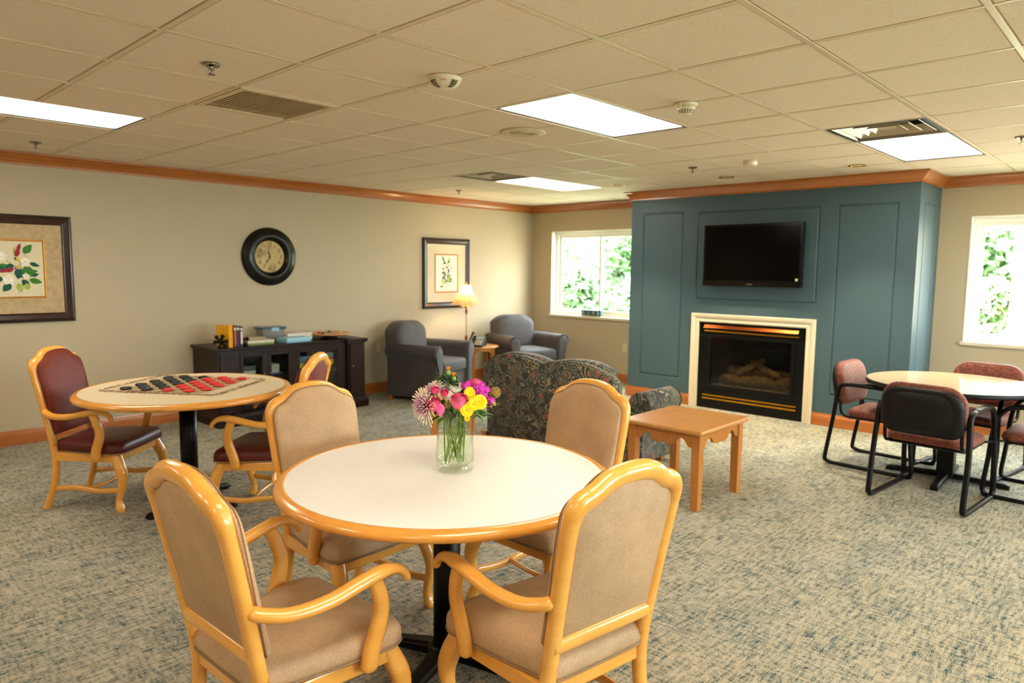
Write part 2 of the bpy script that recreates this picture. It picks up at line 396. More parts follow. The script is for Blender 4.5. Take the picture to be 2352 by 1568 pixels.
def text_mesh(txt, size, name, mat, parent, fn, depth=.0005, align='CENTER'):
    """built-in font text turned into a mesh; fn maps (x, y, z) of the flat text into place"""
    cu = bpy.data.curves.new(name+'_c', 'FONT'); cu.body = txt; cu.size = size; cu.align_x = align; cu.align_y = 'CENTER'; cu.extrude = depth
    t = bpy.data.objects.new(name+'_t', cu); col.objects.link(t)
    dg = bpy.context.evaluated_depsgraph_get(); me = bpy.data.meshes.new_from_object(t.evaluated_get(dg))
    col.objects.unlink(t); bpy.data.objects.remove(t); bpy.data.curves.remove(cu)
    for v in me.vertices: v.co = Vector(fn(v.co.x, v.co.y, v.co.z))
    me.materials.clear(); me.materials.append(M[mat] if isinstance(mat, str) else mat)
    o = bpy.data.objects.new(name, me); col.objects.link(o)
    if parent is not None: o.parent = parent
    return o
def panel_face(mb, u0, u1, v0, v1, panels, holes, fn, g=.022, d=.011, mi=0):
    """wall face with V-grooved raised panels and rectangular openings; fn(u, v, depth) -> 3d"""
    rects = panels+holes
    us = sorted(set([u0, u1]+[r[0] for r in rects]+[r[1] for r in rects])); vs = sorted(set([v0, v1]+[r[2] for r in rects]+[r[3] for r in rects]))
    for i in range(len(us)-1):
        for j in range(len(vs)-1):
            cu, cv = (us[i]+us[i+1])/2, (vs[j]+vs[j+1])/2
            if any(r[0] < cu < r[1] and r[2] < cv < r[3] for r in rects): continue
            mb.add([fn(us[i], vs[j], 0), fn(us[i+1], vs[j], 0), fn(us[i+1], vs[j+1], 0), fn(us[i], vs[j+1], 0)], [(0, 1, 2, 3)], mi)
    for a, b, c, e in panels:
        R = []
        for off, dep in ((0, 0), (g*.35, d), (g*.6, d), (g, .0), (g*1.0, .0)):
            R.append([fn(a+off, c+off, dep), fn(b-off, c+off, dep), fn(b-off, e-off, dep), fn(a+off, e-off, dep)])
        for k in range(4):
            for j in range(4):
                n = (j+1) % 4; mb.add([R[k][j], R[k][n], R[k+1][n], R[k+1][j]], [(0, 1, 2, 3)], mi)
        mb.add(R[4], [(0, 1, 2, 3)], mi)
SKYC = (.80, .90, 1.0, 1); SKYS = 18.0; SUNS = 26.0; EXPO = 1.05
# ================================================================== ROOM
LIGHT = (1.0, .905, .765, 1); LSTR = 7.0
build_materials()
X0, Y0 = -3.1, -4.4       # rear wall and right wall, out of the frame
BY0, BY1 = 1.765, 4.852   # fireplace chase, in y
gx = lambda b: GX+b*TS
gy = lambda a: GY+a*TS
def room():
    f = MB(); f.box(X0-.2, WF+.25, Y0-.2, WL+.2, -.12, 0); struct(f.build('floor', 'carpet'))
    # left wall, rear wall, right wall
    w = MB(); w.box(X0-.2, WF+.25, WL, WL+.15, 0, 2.9); struct(w.build('wall_left', 'wall'))
    w = MB(); w.box(X0-.15, X0, Y0, WL, 0, 2.9); struct(w.build('wall_rear', 'wall'))
    w = MB(); xs = [X0-.2, 1.6, 3.4, 4.9, 6.9, WF+.25]
    for i in range(5):
        if i in (1, 3): w.box(xs[i], xs[i+1], Y0-.22, Y0, 0, .7); w.box(xs[i], xs[i+1], Y0-.22, Y0, 2.15, 2.9)
        else: w.box(xs[i], xs[i+1], Y0-.22, Y0, 0, 2.9)
    struct(w.build('wall_right', 'wall'))
    for n, (a, b) in enumerate(((1.6, 3.4), (4.9, 6.9)), 4):  # both right-wall windows are added out of view to bring in daylight
        e = bpy.data.objects.new('window_%d' % n, None); col.objects.link(e); e.location = ((a+b)/2, Y0, .7); struct(e); hw = (b-a)/2; h = 1.45; m = MB()
        for q in ((-hw, -hw+.06, 0, h), (hw-.06, hw, 0, h), (-.03, .03, .06, h-.06), (-hw+.06, hw-.06, 0, .06), (-hw+.06, hw-.06, h-.06, h)): m.box(q[0], q[1], -.15, -.09, q[2], q[3])
        m.build('window_frame', 'vinyl', e, .004)
        m = MB(); m.box(-hw+.05, hw-.05, -.125, -.121, .05, h-.05); m.build('pane', 'glass', e)
        m = MB(); m.box(-hw-.02, hw+.02, -.11, .03, -.022, .008); m.build('window_sill', 'white_paint', e, .006)
    # far wall with three window openings, the last added out of view for daylight
    wins = [(5.10, 6.735), (-.13, 1.500), (-2.45, -.82)]
    w = MB(); z0, z1 = .866, 2.078
    ys = [WL, 6.735, 5.10, 1.5, -.13, -.82, -2.45, Y0-.15]
    for i in range(0, 7):
        a, b = ys[i+1], ys[i]
        if i in (1, 3, 5):
            w.box(WF, WF+.22, a, b, 0, z0); w.box(WF, WF+.22, a, b, z1, 2.9)
        else: w.box(WF, WF+.22, a, b, 0, 2.9)
    struct(w.build('wall_far', 'wall'))
    for n, (a, b) in enumerate(wins, 1):
        e = bpy.data.objects.new('window_%d' % n, None); col.objects.link(e); e.location = (WF, (a+b)/2, z0); struct(e)
        hw = (b-a)/2; h = z1-z0
        m = MB()      # painted jamb liner
        t = .012
        m.box(-.004, .115, -hw, -hw+t, .014, h); m.box(-.004, .115, hw-t, hw, .014, h); m.box(-.004, .115, -hw+t, hw-t, h-t, h)
        m.build('window_jamb', 'vinyl', e)
        m = MB(); m.box(-.03, .115, -hw-.02, hw+.02, -.022, .014); m.build('window_sill', 'white_paint', e, .006)
        m = MB()
        fw = .045
        m.box(.09, .17, -hw+t, -hw+t+fw, .014, h-t); m.box(.09, .17, hw-t-fw, hw-t, .014, h-t)
        m.box(.09, .17, -hw+t+fw, hw-t-fw, h-t-fw, h-t); m.box(.09, .17, -hw+t+fw, hw-t-fw, .014, .014+fw)
        m.build('window_frame', 'vinyl', e, .004)
        for s in (1, -1):   # two sliding sashes
            m = MB(); a1, b1 = (.0-.025, hw-t-fw) if s > 0 else (-hw+t+fw, .025)
            xo = .10 if s < 0 else .128; sw = .036; zz0, zz1 = .014+fw, h-t-fw
            m.box(xo, xo+.026, a1, a1+sw, zz0, zz1); m.box(xo, xo+.026, b1-sw, b1, zz0, zz1)
            m.box(xo, xo+.026, a1+sw, b1-sw, zz0, zz0+sw); m.box(xo, xo+.026, a1+sw, b1-sw, zz1-sw, zz1)
            o = m.build('sash', 'vinyl', e, .003)
            m = MB(); m.box(xo+.011, xo+.015, a1+sw*.8, b1-sw*.8, zz0+sw*.8, zz1-sw*.8); m.build('pane', 'glass', o)
    # fireplace chase
    w = MB()
    H = RH+.02
    panel_face(w, BY0, BY1, 0, H, [(4.150, 4.690, .290, 2.200), (2.640, 3.978, 1.215, 2.186), (1.935, 2.472, .310, 2.186)], [(2.712, 3.907, 0, .966)], lambda u, v, d: (WB+d, u, v))
    panel_face(w, WB, WF, 0, H, [(WB+.17, WB+.55, .30, 2.19)], [], lambda u, v, d: (u, BY0+d, v))
    w.add([(WB, BY1, 0), (WF, BY1, 0), (WF, BY1, H), (WB, BY1, H)], [(0, 1, 2, 3)])
    # firebox cavity
    a, b, z, q = 2.712, 3.907, .966, WB+.42
    w.add([(WB, a, 0), (q, a, 0), (q, a, z), (WB, a, z), (WB, b, 0), (q, b, 0), (q, b, z), (WB, b, z)], [(0, 1, 2, 3), (4, 7, 6, 5), (3, 2, 6, 7), (1, 5, 6, 2), (0, 4, 5, 1)], 1)
    struct(w.build('wall_fireplace', ['blue', 'soot_shade']))
    # baseboards
    def bprof(d=.016, h=.125): return [(0, 0), (d, 0), (d, h-.035), (d*.8, h-.022), (d*.55, h-.012), (d*.4, h), (0, h)]
    def run(mb, pr, x0, y0, x1, y1, nx, ny, mi=0):
        R = []
        for x, y in ((x0, y0), (x1, y1)): R.append([(x+nx*d, y+ny*d, z) for d, z in pr])
        mb.rings(R, mi=mi, smooth=False)
    m = MB(); run(m, bprof(), X0, WL, WF, WL, 0, -1); struct(m.build('baseboard_left', 'oak_x'))
    m = MB(); run(m, bprof(), WF, WL, WF, BY1, -1, 0); run(m, bprof(), WF, BY0, WF, Y0, -1, 0); struct(m.build('baseboard_far', 'oak_y'))
    m = MB(); run(m, bprof(), WB, BY1+.016, WB, 3.998, -1, 0); run(m, bprof(), WB, 2.62, WB, BY0-.016, -1, 0)
    run(m, bprof(), WB-.0, BY1, WF, BY1, 0, 1); run(m, bprof(), WB-.0, BY0, WF, BY0, 0, -1); struct(m.build('baseboard_fireplace', 'oak_y'))
    # crown moulding: mitred sweep round the visible corners
    cp = [(0, 0), (.012, 0), (.012, .018), (.03, .045), (.052, .07), (.066, .082), (.078, .086), (.078, .10), (0, .10)]
    z = RH-.10
    path = [(X0, WL), (WF, WL), (WF, BY1), (WB, BY1), (WB, BY0), (WF, BY0), (WF, Y0)]
    nrm = [(0, -1), (-1, 0), (0, 1), (-1, 0), (0, -1), (-1, 0)]
    R = []
    for i, (x, y) in enumerate(path):
        n0 = nrm[max(i-1, 0)]; n1 = nrm[min(i, 5)]
        if n0 == n1: nx, ny = n0
        else: nx, ny = n0[0]+n1[0], n0[1]+n1[1]
        R.append([(x+nx*d, y+ny*d, z+h) for d, h in cp])
    k = 0
    for i, (a, b) in enumerate(zip(R[:-1], R[1:])):
        m = MB(); m.rings([a, b], smooth=False); k += 1
        struct(m.build('trim_%d' % k, 'oak_x' if i in (0, 2, 4) else 'oak_y'))
room()

# ------------------------------------------------------------------ ceiling
fixt = []      # occupied cells: (b0, b1, a0, a1)
lights = [(3, 5, 2, 3), (7, 9, 0, 1), (-1, 1, 6, 7), (7, 9, 6, 7), (-1, 1, -1, 0), (3, 5, -3, -2), (-5, -3, 2, 3), (-5, -3, -2, -1), (-1, 1, -5, -4), (-5, -3, 6, 7), (7, 9, -5, -4)]  # panels after the fourth are added, unseen, to brighten the room
vents = [(6, 7, 0, 1), (6, 7, 6, 7)]
grille = (1, 2, 4, 5)
def occupied(b, a):
    for r in lights+vents+[grille]:
        if r[0] <= b < r[1] and r[2] <= a < r[3]: return True
    return False
def ceiling():
    nb0, nb1 = -7, 12; na0, na1 = -10, 10
    m = MB(); zt = RH+.004; hw = .012
    for b in range(nb0, nb1):
        for a in range(na0, na1):
            if occupied(b, a): continue
            x0, x1 = max(gx(b), X0), min(gx(b+1), WF); y0, y1 = max(gy(a), Y0), min(gy(a+1), WL)
            if x1-x0 < .03 or y1-y0 < .03: continue
            # tegular tile: dropped face with chamfered edge
            e = hw+.0035
            if x1-x0 < 3*e or y1-y0 < 3*e: continue
            R = [[(x0+q, y0+q, z), (x1-q, y0+q, z), (x1-q, y1-q, z), (x0+q, y1-q, z)] for q, z in ((hw*.6, zt+.006), (e, zt+.004), (e+.004, zt-.002))]
            m.rings(R, cap0=False, cap1=True, smooth=False)
    m.box(X0-.1, WF+.2, Y0-.1, WL+.1, RH+.14, RH+.2)
    struct(m.build('ceiling', 'tile'))
    k = 20
    def tee(m, x0, x1, y0, y1): m.box(x0, x1, y0, y1, RH, RH+.006)
    for a in range(na0, na1):
        y = gy(a)
        if not (Y0 < y < WL): continue
        m = MB(); m.box(X0, WF, y-hw, y+hw, RH, RH+.008)
        k += 1; struct(m.build('trim_%d' % k, 'tee', bevel=.0015))
    for b in range(nb0, nb1+1):
        x = gx(b)
        if not (X0 < x < WF): continue
        m = MB()
        for a in range(na0, na1):
            # cross tees run between the main tees, broken by the long light fixtures
            if any(r[0] < b < r[1] and r[2] <= a < r[3] for r in lights): continue
            y0, y1 = max(gy(a)+hw, Y0), min(gy(a+1)-hw, WL)
            if y1 > y0: m.box(x-hw, x+hw, y0, y1, RH+.0006, RH+.008)
        k += 1; struct(m.build('trim_%d' % k, 'tee', bevel=.0015))
ceiling()
where = {0: 'nearest the camera, in the middle of the ceiling', 1: 'before the right end of the blue wall, beside an air vent', 2: 'cut by the left edge of the photo',
         3: 'the farthest one, near the far left corner of the room'}
def ceiling_light(i, r):
    x0, x1, y0, y1 = gx(r[0])+.012, gx(r[1])-.012, gy(r[2])+.012, gy(r[3])-.012
    t = thing('ceiling_light', 'lit ceiling light panel, '+where.get(i, 'added out of the frame to light the room'), 'ceiling light', ((x0+x1)/2, (y0+y1)/2, RH+.012), 0, 'fluorescent ceiling panels')
    X, Y = (x1-x0)/2, (y1-y0)/2
    m = MB()
    fr = .018
    for a, b, c, d in ((-X, X, -Y, -Y+fr), (-X, X, Y-fr, Y), (-X, -X+fr, -Y+fr, Y-fr), (X-fr, X, -Y+fr, Y-fr)): m.box(a, b, c, d, -.008, .004)
    m.box(-X, X, -Y, Y, .06, .065)
    for a, b, c, d in ((-X, X, -Y, -Y+.002), (-X, X, Y-.002, Y), (-X, -X+.002, -Y, Y), (X-.002, X, -Y, Y)): m.box(a, b, c, d, .004, .062)
    m.build('frame', 'black_metal' if i < 3 else 'tee', t)  # black frame colour stands in for the shadow in the edge gap
    # prismatic lens: 3 x 8 shallow cells
    m = MB(); nx, ny = 8, 3; ax, ay = X-fr, Y-fr
    for a in range(nx):
        for b in range(ny):
            xa, xb = -ax+2*ax*a/nx, -ax+2*ax*(a+1)/nx; ya, yb = -ay+2*ay*b/ny, -ay+2*ay*(b+1)/ny; g = .002
            R = [[(xa+q, ya+q, z), (xb-q, ya+q, z), (xb-q, yb-q, z), (xa+q, yb-q, z)] for q, z in ((0, .001), (g, .001), (g*2.5, -.002))]
            m.rings(R, cap0=False, smooth=False)
    m.build('diffuser', 'diffuser', t)
for i, r in enumerate(lights): ceiling_light(i, r)
M['vent_white'] = plain('painted_vent_metal', '#b9ab90', .35)
def air_vent(i, r):
    x, y = (gx(r[0])+gx(r[1]))/2, (gy(r[2])+gy(r[3]))/2
    t = thing('air_vent', ['square louvred ceiling air vent beside the right-hand light panel', 'square louvred ceiling air vent beside the farthest light panel'][i], 'air vent', (x, y, RH), 0, 'square supply air vents')
    h = TS/2-.013
    m = MB()
    def sq(q, z): return [(-q, -q, z), (q, -q, z), (q, q, z), (-q, q, z)]
    m.rings([sq(h, .0), sq(h-.03, .0), sq(h-.045, .035), sq(h-.05, .10)], cap0=False, cap1=False, smooth=False)
    m.build('frame', 'steel', t)
    for q in (.235, .165, .10):
        m = MB(); m.rings([sq(q, .012), sq(q-.004, .010), sq(q-.055, .055), sq(q-.051, .057)], cap0=False, cap1=False, smooth=False, loop=True)
        m.build('louvre', 'vent_white', t)
    m = MB(); m.box(-.05, .05, -.05, .05, .02, .024); m.build('centre_plate', 'vent_white', t)
    m = MB(); m.box(-h, h, -h, h, .101, .104); m.build('duct', 'soot_shade', t)  # black sheet stands in for the shade up inside the duct
for i, r in enumerate(vents): air_vent(i, r)
def return_grille():
    t = thing('return_air_grille', 'brown slatted return air grille in the ceiling left of centre', 'air vent', (gx(1.5), gy(4.5), RH))
    h = TS/2-.013; m = MB(); fr = .035
    for a, b, c, d in ((-h, h, -h, -h+fr), (-h, h, h-fr, h), (-h, -h+fr, -h+fr, h-fr), (h-fr, h, -h+fr, h-fr)): m.box(a, b, c, d, -.004, .012)
    m.build('frame', 'tee_tan', t, .002)
    n = 24
    for k in range(n):
        x = -h+fr+(2*h-2*fr)*(k+.5)/n; m = MB()
        m.box(x-.0055, x+.0055, -h+fr, h-fr, .001, .003); m.build('slat', 'slat_tan', t)
    m = MB(); m.box(-h, h, -h, h, .03, .034); m.build('duct', 'soot_shade', t)  # black sheet paints the shade seen between the slats
M['tee_tan'] = plain('tan_painted_metal', '#d3c2a2', .5); M['slat_tan'] = plain('brown_painted_slat', '#c0a67c', .5)
return_grille()
def sprinkler(x, y, label):
    t = thing('sprinkler_head', label, 'sprinkler', (x, y, RH), 0, 'ceiling sprinkler heads')
    m = MB(); m.lathe([(.0405, .0), (.041, -.004), (.034, -.009), (.018, -.006), (.014, 0)], 24); m.build('escutcheon', 'chrome', t)
    m = MB(); m.lathe([(.009, 0), (.009, -.018), (.006, -.02), (.006, -.024)], 12)
    for s in (-1, 1): m.tube([(s*.008, 0, -.016), (s*.012, 0, -.028), (s*.004, 0, -.044)], .0022, 6)
    m.lathe([(.003, -.022), (.003, -.044)], 8)
    m.build('body', 'chrome', t)
    m = MB(); m.lathe([(.004, -.043), (.016, -.044), (.018, -.0455), (.016, -.047), (.004, -.047)], 18); m.build('deflector', 'chrome', t)
sprinkler(1.480, 3.315, 'chrome ceiling sprinkler head left of the slatted brown grille, largest of all')
sprinkler(1.497, 6.425, 'ceiling sprinkler head by the crown moulding near the left edge of the photo')
sprinkler(5.779, 3.255, 'ceiling sprinkler head in front of the middle of the blue wall')
sprinkler(5.752, 6.323, 'tiny ceiling sprinkler head near the farthest light panel')
sprinkler(5.884, .856, 'ceiling sprinkler head right of the right-hand light panel, cut by the photo edge')
def fire_strobe():
    t = thing('fire_alarm_strobe', 'round white fire alarm strobe with red lettering on the ceiling', 'fire alarm', (2.337, 2.672, RH), math.radians(43.3-90))
    m = MB(); m.lathe([(.082, .0), (.083, -.008), (.079, -.016), (.072, -.026), (.062, -.038), (.046, -.047), (.02, -.05), (.001, -.05)], 40); m.build('housing', 'white_dome', t)
    for s in (-1, 1):
        m = MB(); c = math.radians(-90+s*46)
        R = []
        for rr, z in ((.0765, -.0235), (.0655, -.0385), (.046, -.0495), (.03, -.0515)):
            R.append([(rr*math.cos(c+d)*1.01, rr*math.sin(c+d)*1.01, z) for d in (-.26, -.1, .1, .26)])
        m.rings(R, closed=False, cap0=False, cap1=False)
        o = m.build('lens', 'lens_dark', t)
        m = MB()
        for q in (-.1, .1): m.sphere((.058*math.cos(c+q), .058*math.sin(c+q), -.046), .0055, 8, 6)
        m.build('flash_tube', 'chrome', o)
    def fn(x, y, z):
        a = -PI/2+x/.067; rr = .0715+y*.55; return (rr*math.cos(a), rr*math.sin(a), -.0285+y*.75*-1*-1-z)
    text_mesh('FIRE', .017, 'lettering', 'red_ink', t, lambda x, y, z: ((.0725+y*.45)*math.sin(x/.07), -(.0725+y*.45)*math.cos(x/.07), -.0275+y*.62-.0012), .0003)
M['white_dome'] = plain('off_white_plastic', '#e6dcc4', .35, 0, .5, .2); M['lens_dark'] = plain('strobe_lens', '#6b6048', .1, .3, .8, .5, .5, 120)
M['red_ink'] = plain('red_ink', '#c0281c', .6)
fire_strobe()
def smoke(x, y, label, simple=False):
    t = thing('smoke_detector', label, 'smoke detector', (x, y, RH))
    m = MB(); m.lathe([(.062, 0), (.063, -.007), (.056, -.014), (.05, -.018)] if not simple else [(.058, 0), (.06, -.012), (.06, -.035), (.05, -.042), (.001, -.043)], 32); m.build('base', 'white_dome', t)
    if simple: return
    m = MB(); m.lathe([(.05, -.018), (.048, -.03), (.043, -.046), (.034, -.058), (.03, -.062), (.001, -.063)], 32); m.build('cover', 'white_dome', t)
    m = MB()
    for k in range(18):
        a = 2*PI*k/18
        for rr, z in ((.0465, -.0375), (.0437, -.0445), (.0395, -.0515)):
            p = []
            for da, q in ((-.12, 0), (.12, 0), (.12, 1), (-.12, 1)):
                r2 = rr-.0028*q+.0008; p.append((r2*math.cos(a+da), r2*math.sin(a+da), z-.004*q))
            m.add(p, [(0, 1, 2, 3)])
    m.build('vent_slots', 'soot_shade', t)  # slots are flat dark faces, their inner shade put into the colour
    for s in (-1, 1):
        m = MB(); m.tube([(s*.075, -.0, -.004), (s*.05, 0, -.036)], .0028, 6); m.build('guard_wire', 'white_dome', t)
smoke(3.577, 2.067, 'white smoke detector with dark vent slots, right of the middle light panel')
smoke(5.739, 2.699, 'plain round white detector on the ceiling in front of the blue wall', True)
def speaker():
    t = thing('ceiling_speaker', 'round tan ceiling speaker grille left of the middle light panel', 'speaker', (3.595, 3.315, RH))
    m = MB(); m.lathe([(.155, .0), (.156, -.004), (.145, -.009), (.095, -.006), (.09, -.004)], 40, cap1=False); m.build('rim', 'tee_tan', t)
    m = MB()
    for r in (.018, .032, .046, .06, .074, .087): m.tube([(r*math.cos(2*PI*k/28), r*math.sin(2*PI*k/28), -.006) for k in range(28)], .0032, 5, loop=True)
    m.build('grille_rings', 'tee_tan', t)
    m = MB(); m.lathe([(.09, -.002), (.001, -.002)], 24, cap0=False); m.build('cone', 'slat_tan', t)
speaker()
for x, y, lab in ((6.596, 3.343, 'recessed round downlight above the television'), (6.572, 2.113, 'recessed round downlight above the right panel of the blue wall'), (6.5, 4.55, 'recessed round downlight above the left panel of the blue wall')):
    t = thing('downlight', lab, 'downlight', (x, y, RH), 0, 'recessed downlights over the fireplace wall')
    m = MB(); m.lathe([(.075, .0), (.076, -.004), (.062, -.005), (.058, 0), (.055, .05), (.05, .052)], 28, cap1=False, cap0=False); m.build('trim_ring', 'brass', t)
    m = MB(); m.lathe([(.05, .03), (.035, .018), (.001, .014)], 20); m.build('bulb', 'can_glow', t)
    ld = bpy.data.lights.new('downlight_lamp', 'SPOT'); ld.energy = 95; ld.color = (1, .86, .58); ld.spot_size = math.radians(80); ld.spot_blend = .7; ld.shadow_soft_size = .04
    lo = bpy.data.objects.new('downlight_lamp', ld); col.objects.link(lo); lo.location = (0, 0, -.01); lo.parent = t

# ------------------------------------------------------------------ fireplace, TV
def fireplace():
    t = thing('fireplace', 'black gas fireplace with brass trim and cream moulded surround', 'fireplace', (WB, 3.31, 0))
    y0, y1, z1 = 2.712-3.31, 3.907-3.31, .966; Y0_, Y1_, Z1_ = 2.622-3.31, 3.998-3.31, 1.06
    m = MB()
    prof = [(0, 0), (0, -.020), (.10, -.026), (.22, -.026), (.3, -.018), (.5, -.018), (.62, -.030), (.9, -.034), (1, -.030), (1, 0)]
    R = []
    for q, d in prof:
        a, b, z = y0+(Y0_-y0)*q, y1+(Y1_-y1)*q, z1+(Z1_-z1)*q
        R.append([(d, a, 0), (d, a, z), (d, b, z), (d, b, 0)])
    m.rings(R, closed=False, cap0=False, cap1=False, smooth=False); m.build('surround', 'white_paint', t)
    m = MB()
    g0, g1, h0, h1 = -.45, .45, .27, .80
    for a, b, c, d in ((y0+.002, y1-.002, .0, h0-.02), (y0+.002, y1-.002, h1+.02, z1-.002), (y0+.002, g0-.02, h0-.02, h1+.02), (g1+.02, y1-.002, h0-.02, h1+.02)):
        m.box(.005, .03, a, b, c, d)
    m.build('metal_frame', 'black_metal', t, .003)
    m = MB()
    for a, b, c, d in ((g0-.04, g1+.04, h0-.045, h0), (g0-.04, g1+.04, h1, h1+.03), (g0-.04, g0, h0, h1), (g1, g1+.04, h0, h1)): m.box(-.006, .006, a, b, c, d)
    m.build('glass_door_frame', 'black_metal', t, .004)
    m = MB(); m.box(.008, .012, g0, g1, h0, h1); m.build('glass', 'smoke', t)
    m = MB(); m.prism([(-.035, .905), (-.03, .900), (.004, .940), (.0, .945)], -.525, .53, 'xz'); m.build('canopy_strip', 'bronze', t)
    for z, mt, r in ((.868, 'brass', .008), (.148, 'brass', .008), (.112, 'brass', .010)):
        m = MB(); m.box(-.012, .006, -.53, .53, z-r, z+r); m.build('trim_strip', mt, t, .003)
    m = MB(); m.box(-.004, .004, -.55, .55, .855, .955)
    m.build('louvre_panel', 'black_metal', t)
    lg = [((.16, .36, .33), (.12, -.38, .36), .055), ((.26, .30, .42), (.24, -.36, .40), .06), ((.10, .15, .42), (.26, -.05, .56), .035), ((.1, -.28, .42), (.25, .05, .53), .038), ((.09, .30, .36), (.09, .08, .33), .04)]
    for a, b, r in lg:
        a, b = Vector(a), Vector(b); pts = []
        for k in range(13):
            p = a.lerp(b, k/12); n = mnoise.noise_vector(p*9)*.018; pts.append(p+n)
        m = MB(); m.tube(pts, [r*(1+.22*mnoise.noise(Vector((k*.9, r*70, 0)))) for k in range(13)], 14, roundcap=True); m.build('log', 'log', t)
    m = MB(); m.box(.05, .38, -.46, .46, .20, .27); m.build('ember_bed', 'log', t, .02)
fireplace()
def tv():
    t = thing('television', 'large black flat television hung on the blue wall above the fireplace', 'television', (7.125, 3.295, 1.372))
    W, H = .540, .655; m = MB()
    m.box(-.012, .035, -W, W, 0, H); m.box(.035, .07, -W*.8, W*.8, .06, H-.06); m.build('casing', 'tv_bezel', t, .006)
    m = MB(); m.box(-.0135, -.0118, -W+.03, W-.03, .065, H-.028); m.build('screen', 'screen', t)
    m = MB(); m.box(-.019, -.0118, -W+.003, W-.003, .002, .046); m.build('speaker_bar', 'tv_bezel', t, .004)
    m = MB(); m.box(-.0205, -.0188, -.032, .032, .02, .03); m.build('nameplate', 'steel', t)
    m = MB(); m.box(-.0150, -.0134, -W+.035, -W+.06, .068, .093); m.build('sticker', 'paper', t)
    m = MB(); m.box(.07, WB-7.125-.004, -.25, .25, .15, .5); m.build('wall_bracket', 'black_metal', t)
tv()
def wall_plate(name, loc, rz, label, cat, blank=True):
    t = thing(name, label, cat, loc, rz)
    m = MB(); m.prism(rrect(-.037, .037, -.06, .06, .008, 3), -.006, 0, 'xz'); m.build('cover_plate', 'plate', t, .002)
    if not blank:
        for z in (-.022, .022):
            m = MB(); m.prism(rrect(-.016, .016, z-.014, z+.014, .008, 3), -.0075, -.0055, 'xz'); m.build('socket', 'plate', t)
    else:
        m = MB()
        for z in (-.042, .042): m.lathe([(.0035, 0), (.0035, .001)], 8)
        m = MB(); m.prism(rrect(-.005, .005, -.012, .012, .002, 2), -.009, -.0055, 'xz'); m.build('toggle', 'plate', t)
M['plate'] = plain('almond_plastic', '#d5c596', .4)
wall_plate('wall_switch', (WF-.0005, 5.405, .485), -PI/2, 'almond wall plate low on the far wall between window and blue wall', 'wall plate')
wall_plate('wall_outlet', (5.131, WL-.0005, .56), 0, 'almond wall outlet on the left wall behind the left grey armchair', 'wall outlet', False)
